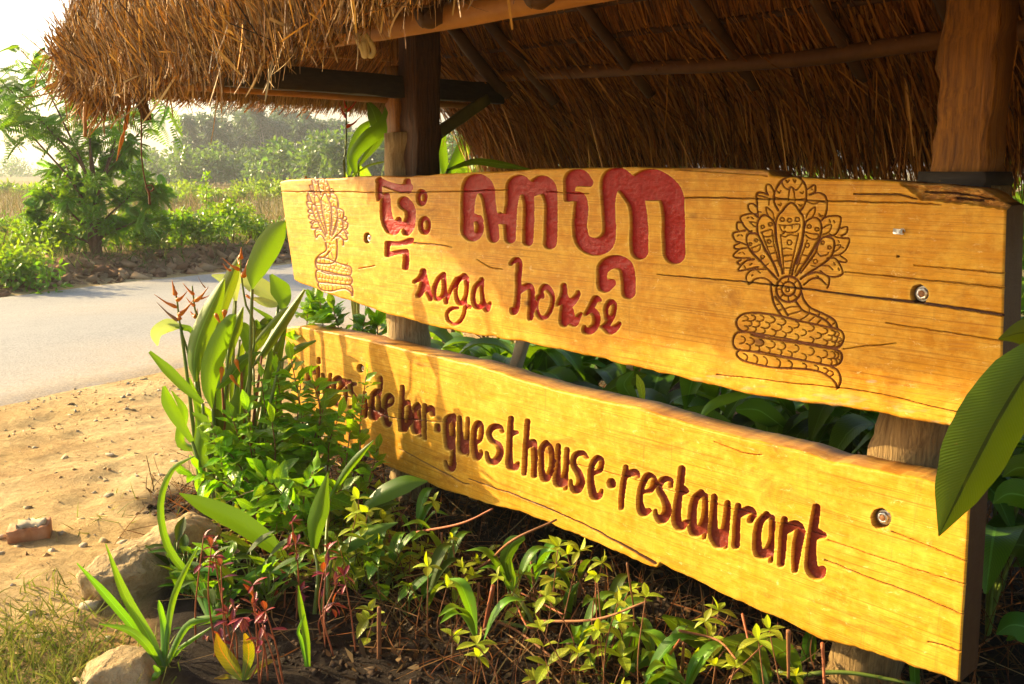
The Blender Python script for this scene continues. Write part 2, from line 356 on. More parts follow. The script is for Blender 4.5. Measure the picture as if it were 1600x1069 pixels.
# ---- the many-headed serpent, cut as thin lines
NM = parse(NA, '555,55 500,75 440,140 405,220 405,300 440,370|555,55 620,70 680,130 695,220 680,310 640,370|475,940 450,800 425,650 415,520 430,430 480,370 520,320 560,300 600,330 630,380 660,420 670,500 655,620 620,750 575,880 560,950|'
 '440,960 400,860 340,760 280,640 250,560 255,470 290,420 330,415 380,450 405,500 410,600 430,700|430,990 370,930 280,830 190,740 155,660 160,590 210,575 260,600 300,680 320,740|'
 '600,960 650,880 720,780 790,660 825,570 825,490 790,440 740,440 690,470 670,540 650,680 600,850|640,990 720,930 830,860 910,790 940,710 940,640 890,610 830,620 790,690 780,740 720,830 640,930', 1.25)
NM += parse(NA, '405,200 370,140 335,140 330,190 345,220|350,230 300,210 245,220 250,320 255,430|245,340 210,310 168,320 180,370 215,400 255,430|240,400 180,400 100,430 125,500 180,560 240,580|120,480 70,480 65,530 80,550|'
 '140,550 90,560 30,580 50,640 100,660 150,680|90,665 40,690 50,715 90,720|150,710 90,720 30,780 80,800 180,800|100,820 65,840 90,860|220,810 140,830 75,910 150,905 260,880|330,900 200,910 150,960 155,1010 175,1035 230,990 300,980 350,1000 400,1050|'
 '700,180 770,140 770,200 720,225|720,230 790,210 855,230 880,300 870,400 830,460|840,440 920,420 1000,430 990,520 950,590 880,600|1000,530 1060,520 1055,570 1010,600|950,610 1020,620 1080,630 1050,720 990,770 930,780|'
 '1000,780 1055,820 1040,840 990,830|880,800 960,810 1020,930 960,970 880,960 820,920|700,950 790,930 890,970 895,1030 880,1069|670,1040 740,990 810,985 870,1040|480,580 500,560', 1.0)
ND = parse(NA, '470,100 490,150 530,180 560,155 600,185 640,150 660,105|530,280 540,200 560,155 585,210 590,300|410,250 470,265 515,265|590,275 640,270 695,260|510,95 525,115 540,95|575,90 590,118 600,95|430,190 450,210 465,190|640,205 660,215 670,195|'
 '440,315 460,325 465,305|625,315 645,330 655,315|490,940 480,800 460,590|540,940 570,800 620,580|445,500 500,505 560,500 630,495 615,550 560,570 480,560 450,510|500,505 495,530|560,505 565,530|460,590 500,610 540,590 620,600|480,720 510,710 560,720|490,780 560,770|500,830 555,825|505,890 550,890|'
 '300,600 360,760 430,930|385,560 400,680 450,870|285,570 330,555 380,545 375,600 310,605 290,570|340,700 400,690|370,760 420,750|395,830 435,820|200,740 300,850 410,960|195,710 240,695 275,680 265,730 215,745 195,710|260,830 315,790|310,880 350,850|'
 '700,640 640,800 590,930|660,870 780,660|685,565 740,580 800,590 780,630 720,620 685,590|650,770 720,780|620,850 670,850|785,740 820,780 880,770 890,750|740,870 790,880|'
 '330,340 340,400 380,450|340,340 390,390 400,450|180,470 240,480|180,470 220,510 250,515|250,230 350,260 355,320|690,440 710,390 770,340 765,400 730,450|830,540 870,510 920,500 900,560 840,590|945,690 1000,680 980,720 940,745|830,870 890,870 930,905|700,290 760,310 820,290 870,300|'
 '265,380 285,385|160,440 175,430|200,430 215,445|190,560 200,550|70,600 85,590|105,590 115,600|80,760 95,750|120,750 135,765|130,870 140,890|185,860 200,850|260,920 275,935|200,960 210,950|740,180 750,185|810,400 820,425 840,415|900,450 910,480|940,460 950,480|900,580 915,590|1010,700 1030,710|980,640 990,660|940,840 950,860|980,890 990,910|790,960 800,970', 0.72)
for cx_, cy_, r_ in ((475, 452, 18), (610, 452, 20), (540, 458, 18), (540, 660, 22), (298, 518, 15), (368, 495, 16), (355, 650, 17), (188, 672, 12), (240, 640, 13), (295, 790, 16), (718, 515, 17), (787, 540, 17), (700, 685, 19), (838, 660, 15), (900, 705, 15), (775, 830, 19)):
    ND.append(ellipse(NA, cx_, cy_, r_, r_, 4.3, 14))
NM += [ellipse(NB, 575, 125, 110, 113, 8.5, 30), ellipse(NB, 572, 122, 60, 62, 7, 24)]
ND += [ellipse(NB, 565, 130, 16, 17, 4.5, 12)]
for a in np.arange(0, 6.28, 0.785): ND += parse(NB, '%f,%f %f,%f' % (573 + 66 * math.cos(a), 123 + 66 * math.sin(a), 575 + 104 * math.cos(a), 125 + 104 * math.sin(a)), 0.7)
NM += parse(NB, '415,60 425,160 450,260 510,355|455,190 510,260 570,355|690,160 710,220 770,290 880,340 980,400 1005,470|640,235 700,310 800,350 900,400 950,450|500,360 330,335 190,340 125,385 120,440 160,490 260,510 500,550 700,590 880,620 1000,640 1050,590 1060,530 1020,480 880,450 700,410 500,360|'
 '200,500 120,510 90,560 95,620 150,660 350,680 600,730 800,770 960,800 1030,770 1045,710 1020,670 950,650 700,605 400,560 250,525|150,655 120,690 150,735 230,770 450,815 700,825 850,850 940,900 990,950 1005,1000 1035,920 1010,840 960,810', 1.25)
ND += parse(NB, '540,300 600,280 680,280|580,345 640,330 700,310|670,400 720,370 750,345|740,420 800,370|830,425 860,390|470,260 495,255|490,310 520,300|760,290 750,345|850,330 830,370|930,370 900,400|980,420 945,450|200,500 350,535 600,585 850,635|180,665 400,705 650,745 850,785', 0.7)
def scales(top, bot, nrow, step, r0):
    top = curve(np.array(top, float), 60); bot = curve(np.array(bot, float), 60); out = []
    for k in range(nrow):
        f = (k + 0.15) / nrow; n = int(np.hypot(*(top[-1] - top[0])) / step)
        for i in range(n):
            t = (i + (0.5 if k % 2 else 0) + 0.4) / n
            if t > 1: continue
            p = top[int(t * 59)] * (1 - f) + bot[int(t * 59)] * f; h = abs(bot[int(t * 59)][1] - top[int(t * 59)][1]) / nrow
            a = np.linspace(-1.45, 1.75, 9)
            out.append(np.stack([NB[0] + (p[0] + (r0 * 0.85) * np.cos(a)) / NB[2], NB[1] + (p[1] + h * 0.5 + h * 0.52 * np.sin(a)) / NB[2], np.full(9, 4.0 / NB[2])], 1))
    return out
ND += scales([(160, 355), (330, 345), (600, 395), (900, 465), (1010, 500)], [(160, 480), (350, 510), (600, 560), (900, 615), (1010, 625)], 3, 82, 44)
ND += scales([(130, 525), (330, 560), (600, 600), (900, 655), (1000, 670)], [(140, 650), (350, 675), (600, 725), (900, 785), (1000, 785)], 2, 84, 46)
ND += scales([(150, 680), (350, 705), (600, 750), (850, 800), (960, 850)], [(170, 740), (350, 790), (600, 812), (850, 845), (960, 900)], 1, 84, 44)
# the small serpent at the far end is the same design: least-squares map
src = np.array([(1236, 274.5), (1232, 452), (1151, 508), (1318, 524), (1308.5, 607.6), (1143.5, 400), (1327, 374)]); dst = np.array([(504.6, 283), (517.7, 383.3), (492.5, 418), (549.6, 427), (548.6, 459), (481, 333.7), (542, 343)])
Mx = np.linalg.lstsq(np.column_stack([src, src[:, 0] * src[:, 1] * 1e-3, np.ones(7)]), dst, rcond=None)[0]
def shrink(sts, k):
    out = []
    for s in sts:
        q = np.column_stack([s[:, 0], s[:, 1], s[:, 0] * s[:, 1] * 1e-3, np.ones(len(s))]) @ Mx
        out.append(np.column_stack([q, np.maximum(s[:, 2] * k, 0.62 if k > 0.4 else 0.4)]))
    return out
SM = shrink([s for s in NM if not (s[0, 1] > 437 and s[-1, 1] < 514 and s[:, 1].max() < 515 and len(s) < 40 and s[0, 0] != s[-1, 0] and s[:, 0].min() > 1200)], 0.46); SDt = shrink([s for s in ND if not (475 < s[:, 1].mean() < 512 and s[:, 0].min() > 1210 and len(s) > 12 and False)], 0.36)
SM += parse((470, 270, 5.34), '205,585,3.4 208,650,3.4 150,690,3.4 125,735,3.4 140,757,3.4 200,764,3.4 262,755,3.4 292,715,3.4 300,640,3.4 298,560,3.4|235,660,3 200,700,3 150,715,3')
SDt = [s for s in SDt if not (392 < s[:, 1].mean() < 412)] + parse((470, 270, 5.34), '165,695,2.2 160,745,2.2|195,690,2.2 195,752,2.2|225,680,2.2 235,748,2.2|250,665,2.2 270,720,2.2')

def wood_mat(name, paint, light_grain=(0.66, 0.29, 0.012), dark=(0.44, 0.16, 0.006)):
    t = NT(name); pl = t.attr('place').outputs['Vector']; ms = t.attr('cut'); sp = t.new('ShaderNodeSeparateColor'); t.link(ms.outputs['Color'], sp.inputs[0]); m2 = t.attr('worn'); sw = t.new('ShaderNodeSeparateColor'); t.link(m2.outputs['Color'], sw.inputs[0])
    g = t.noise(t.mapping(pl, (1.3, 1.3, 26)), 3.0, 8, 0.62, 0.6); g2 = t.noise(t.mapping(pl, (3.2, 3, 3.6)), 2.2, 5, 0.6, 0.3); g3 = t.noise(t.mapping(pl, (5, 5, 130)), 2.0, 4, 0.7)
    sawm = t.noise(t.mapping(pl, (9, 9, 0.7)), 2.4, 4, 0.6, 0.4)
    c = t.mix(t.ramp(g, [(0.28, (0, 0, 0)), (0.6, (1, 1, 1))]), dark, light_grain)  # grain noise mixes the darker and lighter wood tones
    c = t.mix(t.ramp(g2, [(0.42, (0, 0, 0)), (0.72, (0.75, 0.75, 0.75))]), c, (0.76, 0.42, 0.04))
    c = t.mix(t.ramp(sawm, [(0.5, (0, 0, 0)), (0.8, (0.35, 0.35, 0.35))]), c, (0.5, 0.22, 0.02))
    c = t.mix(t.ramp(g3, [(0.5, (0, 0, 0)), (0.8, (0.5, 0.5, 0.5))]), c, (0.36, 0.15, 0.02))
    sc2 = t.noise(t.mapping(pl, (14, 14, 70)), 1.2, 3, 0.7); c = t.mix(t.ramp(sc2, [(0.63, (0, 0, 0)), (0.74, (0.55, 0.55, 0.55))]), c, (0.22, 0.1, 0.02))
    c = t.mix(t.math('MULTIPLY', ms.outputs['Alpha'], 0.55), c, (0.84, 0.58, 0.1))               # pale raw edge round each cut
    c = t.mix(sw.outputs[0], c, t.mix(g, (0.3, 0.12, 0.03), (0.5, 0.27, 0.08)))                 # weathered, broken edge
    c = t.mix(sw.outputs[1], c, t.mix(g3, (0.5, 0.42, 0.28), (0.3, 0.2, 0.1)))                     # greyed flakes
    fk = t.noise(t.mapping(pl, (34, 34, 330)), 1.0, 3, 0.75); c = t.mix(t.ramp(fk, [(0.56, (0, 0, 0)), (0.7, (0.6, 0.6, 0.6))]), c, (0.26, 0.1, 0.01))
    mot = t.noise(t.mapping(pl, (16, 16, 18)), 1.6, 6, 0.7); c = t.mix(t.ramp(mot, [(0.46, (0, 0, 0)), (0.7, (0.6, 0.6, 0.6))]), c, (0.8, 0.49, 0.075))
    mo2 = t.noise(t.mapping(pl, (5, 5, 9)), 1.7, 7, 0.75); c = t.mix(t.ramp(mo2, [(0.5, (0, 0, 0)), (0.75, (0.6, 0.6, 0.6))]), c, (0.56, 0.22, 0.008))
    pn = t.noise(pl, 55, 5, 0.7); pc = t.mix(t.ramp(pn, [(0.35, (0, 0, 0)), (0.75, (1, 1, 1))]), paint, [min(1, a * 1.6 + 0.004) for a in paint])
    ln = t.noise(t.mapping(pl, (1.6, 1.6, 240)), 1.0, 2, 0.5, 0.15); c = t.mix(t.ramp(ln, [(0.36, (0.5, 0.5, 0.5)), (0.43, (0, 0, 0))]), c, (0.33, 0.11, 0.006))
    stn = t.noise(t.mapping(pl, (2.1, 2.1, 4.5)), 1.3, 8, 0.72, 0.8); c = t.mix(t.ramp(stn, [(0.56, (0, 0, 0)), (0.7, (0.85, 0.85, 0.85))]), c, (0.34, 0.125, 0.008))
    drip = t.noise(t.mapping(pl, (34, 34, 2.2)), 1.0, 5, 0.7); c = t.mix(t.ramp(drip, [(0.6, (0, 0, 0)), (0.76, (0.6, 0.6, 0.6))]), c, (0.3, 0.14, 0.02))
    scf = t.noise(t.mapping(pl, (22, 22, 46)), 1.0, 6, 0.8, 0.5); c = t.mix(t.ramp(scf, [(0.6, (0, 0, 0)), (0.68, (0.7, 0.7, 0.7))]), c, (0.82, 0.6, 0.24))
    kn = t.new('ShaderNodeTexVoronoi'); kn.inputs['Scale'].default_value = 1.0; t.link(t.mapping(pl, (2.6, 2.6, 5.0)), kn.inputs['Vector']); c = t.mix(t.ramp(kn.outputs['Distance'], [(0.035, (0.85, 0.85, 0.85)), (0.075, (0, 0, 0))]), c, (0.16, 0.05, 0.008))
    chip = t.ramp(t.noise(pl, 38, 4, 0.7), [(0.665, (0, 0, 0)), (0.69, (1, 1, 1))])
    pc = t.mix(t.math('MULTIPLY', chip, 0.25), pc, (0.4, 0.12, 0.06))
    c = t.mix(sp.outputs[0], c, pc)
    c = t.mix(sp.outputs[1], c, (0.12, 0.03, 0.005))
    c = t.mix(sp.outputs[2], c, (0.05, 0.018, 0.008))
    h = t.math('ADD', t.math('MULTIPLY', g, 0.6), t.math('MULTIPLY', g3, 0.4))
    h = t.math('ADD', h, t.math('MULTIPLY', t.math('MULTIPLY', pn, sp.outputs[0]), 2.2))
    rg = t.math('ADD', 0.36, t.math('MULTIPLY', g2, 0.25)); rg = t.math('SUBTRACT', rg, t.math('MULTIPLY', sp.outputs[0], 0.1))
    return t.fin(c, rg, t.bump(h, 0.4, 0.004), 0.18)
M_UP = wood_mat('varnished_plank_red_paint', (0.25, 0.005, 0.002)); M_LO = wood_mat('varnished_plank_brown_paint', (0.13, 0.018, 0.008), (0.68, 0.315, 0.016), (0.46, 0.18, 0.007))

def board(root, top, bot, xs_dense, rows, glyphs, naga, cracks, holes, mat, thick, cut_depth, wornf=None, seed=0, fat=0.7):
    top = np.array(top, float); bot = np.array(bot, float)
    s = xs_dense; nc = len(s)
    tx = top[0, 0] + s * (top[-1, 0] - top[0, 0]); ty = np.interp(tx, top[:, 0], top[:, 1]); bx = bot[0, 0] + s * (bot[-1, 0] - bot[0, 0]); by = np.interp(bx, bot[:, 0], bot[:, 1])
    ty = ty + fbm(tx / 34, tx * 0, seed, 4) * 2.0; by = by + fbm(bx / 22, bx * 0, seed + 5, 4) * 2.6
    t = np.linspace(0, 1, rows)
    X = tx[:, None] * (1 - t) + bx[:, None] * t; Y = ty[:, None] * (1 - t) + by[:, None] * t
    W0 = on_n(X, Y, 0.0); uu = (W0 - PR) @ U; zz = W0[..., 2]
    ppm = np.abs(by - ty)[:, None] / np.abs(zz[:, :1] - zz[:, -1:])          # photo px per metre of board height
    dep = fbm(uu * 1.7, zz * 5, seed + 9, 3) * 0.004 + fbm(uu * 6, zz * 30, seed + 3, 2) * 0.0008
    paint = np.zeros_like(X); line = np.zeros_like(X); crack = np.zeros_like(X); rim = np.zeros_like(X); worn = np.zeros(X.shape + (3,)); gid = np.full(X.shape, -1)
    # rounded arrises of the slab
    et = np.abs(Y - ty[:, None]) / ppm; eb = np.abs(by[:, None] - Y) / ppm; el_ = np.abs(uu - uu[:1]); er = np.abs(uu[-1:] - uu)
    for e, r in ((et, 0.009), (eb, 0.011), (el_, 0.007), (er, 0.006)):
        q = np.clip(1 - e / r, 0, 1); dep += r * 0.8 * (1 - np.sqrt(np.maximum(0, 1 - q * q)))
    if wornf is not None: wd, worn = wornf(X, Y, uu, zz, ty[:, None], by[:, None]); dep += wd
    for gi, (nm, st) in enumerate(glyphs):
        d = stroke_sdf(X, Y, st) - fat; d = d + fbm(X / 4, Y / 4, 31 + gi, 2) * 0.45
        ins = sstep(0.3, -1.0, d); wpx = 0.010 * ppm
        dep += cut_depth * (0.94 * sstep(0.35, -0.75, d) + 0.06 * np.clip(-d / (0.03 * ppm), 0, 1)) * (0.85 + 0.3 * vnoise(X / 22, Y / 22, gi)) + ins * 0.0016 * fbm(X / 5, Y / 5, 61 + gi, 2)
        paint = np.maximum(paint, ins); rim = np.maximum(rim, sstep(3.2, 0.6, d) * (1 - ins) * (0.6 + 0.8 * vnoise(X / 9, Y / 9, 3)))
        gid = np.where(d < 1.6, gi, gid)
    base = len(glyphs)
    for ni, (main, det, k, so) in enumerate(naga):
        dm = stroke_sdf(X, Y, main); dd = stroke_sdf(X, Y, det)
        vw = 0.6 * fbm(X / 11, Y / 11, 71, 2) + (0.15 if so == 0 else 0.35); l = np.maximum(sstep(0.6 + so, -0.5 + so, dm - vw), (0.9 - so * 0.5) * sstep(0.55 + so * 0.5, -0.4 + so * 0.5, dd - vw * 0.6)); line = np.maximum(line, np.clip(l, 0, 1)); dep += k * l
        gid = np.where(np.minimum(dm, dd) < 1.5, base + ni, gid); rim = np.maximum(rim, sstep(2.2, 0.6, np.minimum(dm, dd)) * (1 - l) * 0.35)
    for cr in cracks:
        c = curve(np.array(cr, float), 14 * len(cr)); wob = fbm(c[:, 0] / 13, c[:, 0] * 0, int(c[0, 0]), 3) * 1.3; c = np.column_stack([c[:, 0], c[:, 1] + wob, c[:, 2]])
        d = stroke_sdf(X, Y, [c]); k = sstep(0.9, -0.3, d); crack = np.maximum(crack, k * np.clip(0.45 + c[:, 2].max() * 0.4, 0, 1)); dep += 0.006 * k
    for (hx, hy, rx, ry) in holes:
        d = np.hypot((X - hx) / rx, (Y - hy) / ry); d = d * (1 + 0.12 * fbm(np.arctan2(Y - hy, X - hx) * 2, d * 0, 4, 2)); k = sstep(1.06, 0.9, d); dep += 0.022 * k; crack = np.maximum(crack, k * 0.85); rim = np.maximum(rim, sstep(1.5, 1.05, d) * (1 - k) * 0.6)
    V = W0 - N * dep[..., None]
    Vf = V.reshape(-1, 3); idx = np.arange(nc * rows).reshape(nc, rows)
    Q = np.stack([idx[:-1, :-1], idx[:-1, 1:], idx[1:, 1:], idx[1:, :-1]], -1).reshape(-1, 4)
    fg = gid.reshape(-1)[Q].max(1)
    cut = np.stack([paint, line, crack, np.clip(rim, 0, 1)], -1).reshape(-1, 4); plc = np.stack([uu, dep * 0, zz], -1).reshape(-1, 3); wv = np.concatenate([worn, np.ones(X.shape + (1,))], -1).reshape(-1, 4)
    def sub(name, faces, extra=None):
        used, inv = np.unique(faces, return_inverse=True); fc = inv.reshape(faces.shape)
        o = mk(name, Vf[used], fc, mat, root, colr={'cut': cut[used], 'worn': wv[used]}, vec=plc[used]); o.data.set_sharp_from_angle(angle=math.radians(38)); return o
    sub('face', Q[fg < 0])
    for gi in range(base + len(naga)):
        f = Q[fg == gi]
        if len(f): sub(glyphs[gi][0] if gi < base else 'carved_serpent', f)
    # the slab behind the face: rim strip and back
    ring = np.concatenate([idx[:, 0], idx[-1, 1:], idx[-2::-1, -1], idx[0, -2:0:-1]]); fr = Vf[ring]; nb = len(ring)
    du = fbm(fr @ U * 2, fr[:, 2] * 2, seed + 40, 2) * 0.003
    mid = fr - N * (thick * 0.35 + 0.0) + Z * du[:, None]; bk = fr - N * ((fr - PR) @ N)[:, None] - N * thick + Z * du[:, None]
    VV = np.concatenate([fr, mid, bk]); a = np.arange(nb); b = (a + 1) % nb
    QQ = np.concatenate([np.stack([a, b, b + nb, a + nb], 1), np.stack([a + nb, b + nb, b + 2 * nb, a + 2 * nb], 1)])
    m = nc; back_t = 2 * nb + np.arange(nc); back_b = 2 * nb + (nc + rows - 2) + np.arange(nc)[::-1]
    QQ = np.concatenate([QQ, np.stack([back_t[:-1], back_t[1:], back_b[1:], back_b[:-1]], 1)])
    dk = np.zeros((len(VV), 4)); dk[:, 3] = 0; wn_ = np.zeros((len(VV), 4)); wn_[:, 0] = 0.8; wn_[:nb, 0] = 0.3; endv = np.tile(np.abs((fr - PR) @ U - ((fr - PR) @ U)[nc + rows // 2]) < 0.03, 3); dk[endv, 2] = 0.93; wn_[endv, 0] = 1.0  # right end: dark end grain, with its shade also put into the colour
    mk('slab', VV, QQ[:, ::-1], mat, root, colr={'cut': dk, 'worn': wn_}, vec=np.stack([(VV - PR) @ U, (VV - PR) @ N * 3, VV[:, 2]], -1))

def cols_for(x0, x1, segs):
    xs = []
    for a, b, st in segs: xs.append(np.arange(a, b, st))
    xs = np.concatenate(xs + [[x1]]); return (xs - x0) / (x1 - x0)
up_top = [(437, 284), (450, 281), (520, 278), (560, 276), (597, 274), (640, 277), (690, 271), (760, 268), (840, 264), (920, 262), (1000, 261), (1090, 263), (1190, 265), (1198, 268), (1206, 275), (1280, 279), (1370, 281), (1415, 285), (1460, 289), (1500, 292), (1530, 297), (1548, 306), (1560, 316), (1572, 322)]
up_bot = [(459, 438), (470, 444), (500, 455), (549, 471), (590, 486), (606, 493), (685, 511), (764, 526), (816, 534), (921, 556), (974, 570), (1033, 583), (1082, 596), (1162, 614), (1235, 628), (1314, 636), (1381, 649), (1480, 667), (1562, 688)]
lo_top = [(443, 513), (456, 511), (469, 510), (504, 517), (540, 524), (597, 538), (646, 549), (669, 554), (740, 570), (764, 577), (811, 593), (869, 610), (921, 621), (997, 637), (1023, 646), (1116, 674), (1248, 705), (1301, 722), (1374, 735), (1450, 752), (1500, 766), (1516, 774)]
lo_bot = [(456, 632), (480, 658), (504, 678), (533, 696), (580, 717), (636, 742), (685, 763), (734, 780), (811, 801), (860, 822), (930, 850), (1000, 882), (1023, 889), (1031, 881), (1097, 914), (1171, 949), (1232, 975), (1285, 1002), (1337, 1013), (1499, 1067)]
def worn_up(X, Y, uu, zz, ty, by):
    # splintered upper corner by the near post, loose strip left of it, grey flakes along the lower edge
    edge = np.interp(X, [1400, 1415, 1440, 1500, 1572], [283, 292, 311, 319, 326]) + fbm(X / 8, Y / 8, 77, 3) * 4
    k = sstep(2, -3, Y - edge) * sstep(1402, 1412, X)
    d = k * (0.02 + 0.016 * fbm(X / 16, Y / 3.5, 78, 3))
    strip = sstep(1, -1, Y - np.interp(X, [1060, 1190, 1198], [266, 274, 276])) * sstep(1050, 1070, X) * sstep(1201, 1197, X)
    strip2 = sstep(1, -1, Y - 299 - fbm(X / 30, X * 0, 4) * 2) * sstep(700, 640, X) * 0.25
    d = d + 0.008 * strip
    fl = sstep(0.1, 0.35, fbm(X / 26, Y / 6, 79, 3)) * sstep(30, 4, by - Y) * sstep(1050, 1090, X) * 0.8
    fl = np.maximum(fl, sstep(3.5, 1, np.hypot((X - 1362) / 3.2, (Y - 596))))
    sc = sstep(0.28, 0.5, fbm(X / 60, Y / 3.2, 80, 3)) * sstep(1300, 1380, X) * sstep(480, 540, Y)
    return d, np.stack([np.clip(k + strip * 0.7 + strip2 + sc * 0.35, 0, 1), fl, k * 0], -1)
def worn_lo(X, Y, uu, zz, ty, by):
    # a sliver is splitting off the lower edge
    c = np.interp(X, [720, 860, 930, 1021, 1032], [745, 798, 828, 876, 884]); k = sstep(-0.5, 1.5, Y - c) * sstep(720, 900, X) * sstep(1030, 1022, X)
    d = 0.006 * k
    fl = sstep(0.3, 0.6, fbm(X / 30, Y / 5, 99, 3)) * 0.25
    return d, np.stack([fl * 0, fl * 0, fl * 0], -1) + 0
UC = [[(437, 299, .45), (600, 301, .5), (700, 299, .4), (789, 297, .4)], [(646, 380, .9), (680, 383, .8), (705, 386, .3)], [(1027, 429, .3), (1120, 437, .6), (1204, 445, .9), (1360, 465, 1.5), (1440, 474, 2.0), (1569, 493, 2.2)], [(1067, 310, .5), (1120, 309, .6), (1292, 314, .7), (1435, 318, .8), (1470, 321, .4)],
      [(1120, 585, .4), (1240, 599, .5), (1360, 613, .6), (1480, 641, .7), (1560, 656, .5)], [(1320, 425, .4), (1430, 436, .6), (1569, 450, .6)], [(1428, 415, .3), (1569, 427, .5)], [(1385, 505, .5), (1441, 513, .5), (1566, 533, .5)], [(745, 405, .3), (765, 417, .6), (785, 421, .3)], [(1318, 545, .4), (1400, 536, .4)], [(1440, 300, 1.2), (1500, 304, 1.6), (1548, 312, 1.0)], [(1335, 303, 1.0), (1400, 304, 1.2), (1432, 311, .8)], [(1490, 310, 2.2), (1530, 314, 1.8)],
      [(560, 420, .2), (585, 415, .4)], [(850, 300, .2), (920, 303, .3)]]
LC = [[(625, 702, .3), (690, 737, .7), (721, 754, .8), (732, 757, .6)], [(732, 749, .4), (817, 779, 1.0), (900, 815, 1.6), (960, 846, 2.4), (1021, 880, 3.4)], [(476, 613, .5), (553, 622, .6), (597, 650, .6), (694, 660, .4)], [(1289, 875, .7), (1350, 900, .9), (1425, 927, .9), (1508, 962, .7)], [(1294, 844, .3), (1400, 880, .5), (1508, 914, .6)], [(1394, 831, .5), (1450, 853, .6), (1512, 879, .7)], [(1116, 690, .3), (1160, 707, .5), (1190, 711, .3)], [(900, 725, .3), (1000, 752, .4), (1290, 840, .3)], [(1450, 1003, .6), (1475, 1008, .9), (1500, 1018, .8)]]
ub = thing('sign_board', 'long yellow varnished plank with red carved words and two carved serpents, upper of two', 'sign board', S(-1.6, -0.05, 0.9))
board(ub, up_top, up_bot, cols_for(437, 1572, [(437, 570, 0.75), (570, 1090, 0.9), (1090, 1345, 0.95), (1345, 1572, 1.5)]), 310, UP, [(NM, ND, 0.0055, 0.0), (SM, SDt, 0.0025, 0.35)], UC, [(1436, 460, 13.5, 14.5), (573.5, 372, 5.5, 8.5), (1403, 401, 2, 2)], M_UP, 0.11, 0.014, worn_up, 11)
lb = thing('sign_board', 'yellow varnished plank with one row of brown carved words, lower of two', 'sign board', S(-1.6, -0.05, 0.25))
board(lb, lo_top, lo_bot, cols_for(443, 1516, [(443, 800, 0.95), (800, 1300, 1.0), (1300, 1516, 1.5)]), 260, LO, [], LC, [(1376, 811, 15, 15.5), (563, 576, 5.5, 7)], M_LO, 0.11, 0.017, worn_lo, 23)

M_STEEL = plain_mat('galvanised_steel', (0.5, 0.47, 0.4), (0.72, 0.69, 0.6), 90, 0.35, 0.2, 0.001); M_STEEL.node_tree.nodes['Principled BSDF'].inputs['Metallic'].default_value = 0.8
M_RUST = plain_mat('rusty_steel', (0.2, 0.07, 0.02), (0.35, 0.17, 0.07), 120, 0.7, 0.4, 0.001)
def ngon_prism(C, ax, r, h, k, hole=0.0, a0=0.0):
    ax = unit(ax); a = unit(np.cross(ax, [0.1, 0.05, 1])); b = np.cross(ax, a); an = np.arange(k) * 2 * math.pi / k + a0
    ci = (a * np.cos(an)[:, None] + b * np.sin(an)[:, None])
    rings = [(r, 0), (r, h * 0.85), (r * 0.92, h), (hole, h), (hole, 0)]
    V = np.concatenate([C + ci * q + ax * z for q, z in rings]); i = np.arange(k); j = (i + 1) % k
    Q = np.concatenate([np.stack([m * k + i, m * k + j, (m + 1) * k + j, (m + 1) * k + i], 1) for m in range(4)]); return V, Q
def bolt(root, px, py, r, dep):
    C = on_n(px, py, 0.0) - N * dep
    me = mk('bolt', *tube([C - N * 0.03, C + N * 0.0, C + N * r * 0.55, C + N * r * 0.62], [r * 0.55, r * 0.55, r * 0.55, r * 0.45], 12), M_RUST, root)
    mk('nut', *ngon_prism(C, N, r, r * 0.55, 6, r * 0.56, 0.3), M_STEEL, me, smooth=False); mk('washer', *ngon_prism(C - N * 0.004, N, r * 1.3, 0.004, 20, r * 0.56), M_STEEL, me, smooth=False)
bolt(ub, 1437, 460, 0.0155, 0.018); bolt(ub, 574, 373, 0.0155, 0.018); bolt(lb, 1376, 811, 0.0155, 0.018); bolt(lb, 563.5, 577, 0.012, 0.018)
# small bent tag pinned to the upper plank
C = on_n(1403, 362, 0.004); hv, hq = timber(C - U * 0.012, C + U * 0.011, 0.013, 0.002, Z, 3, 0.1, 0.0003); mk('tag', hv, hq, M_STEEL, ub, smooth=False)
C = on_n(1410, 362, 0.006); a = np.linspace(0, 5.6, 12); mk('hook', *tube(C + U * (0.006 * np.cos(a))[:, None] + Z * (0.007 * np.sin(a))[:, None] + N * 0.003 * (a / 6)[:, None], 0.0013, 6), M_STEEL, ub)
C = on_n(478, 281, -0.03); mk('nail', *tube([C - Z * 0.02, C + Z * 0.015, C + Z * 0.018], [0.004, 0.004, 0.009], 8), M_RUST, ub)
# ================================================================ thatched shelter over the sign
M_POST = plain_mat('red_brown_hardwood', (0.035, 0.012, 0.004), (0.15, 0.052, 0.01), 9, 0.6, 1.0, 0.012, (9, 9, 0.5))
M_POST2 = plain_mat('orange_hardwood', (0.11, 0.032, 0.004), (0.5, 0.2, 0.018), 9, 0.5, 1.0, 0.01, (11, 11, 0.35))
M_GREY = plain_mat('weathered_grey_wood', (0.13, 0.07, 0.022), (0.46, 0.3, 0.11), 8, 0.8, 1.0, 0.02, (12, 12, 0.5))
M_PALE = plain_mat('bare_split_wood', (0.26, 0.15, 0.055), (0.66, 0.5, 0.25), 8, 0.8, 1.0, 0.02, (12, 12, 0.5))
M_BEAM = plain_mat('old_dark_timber', (0.022, 0.016, 0.012), (0.05, 0.035, 0.022), 8, 0.7, 0.5, 0.005, (2, 2, 8))
M_POLED = plain_mat('brown_pole', (0.09, 0.032, 0.007), (0.2, 0.075, 0.014), 9, 0.6, 0.4, 0.004)  # deeper brown pole tone for the back wall plate
M_POLE = plain_mat('peeled_pole', (0.28, 0.11, 0.02), (0.46, 0.21, 0.045), 9, 0.55, 0.4, 0.004)
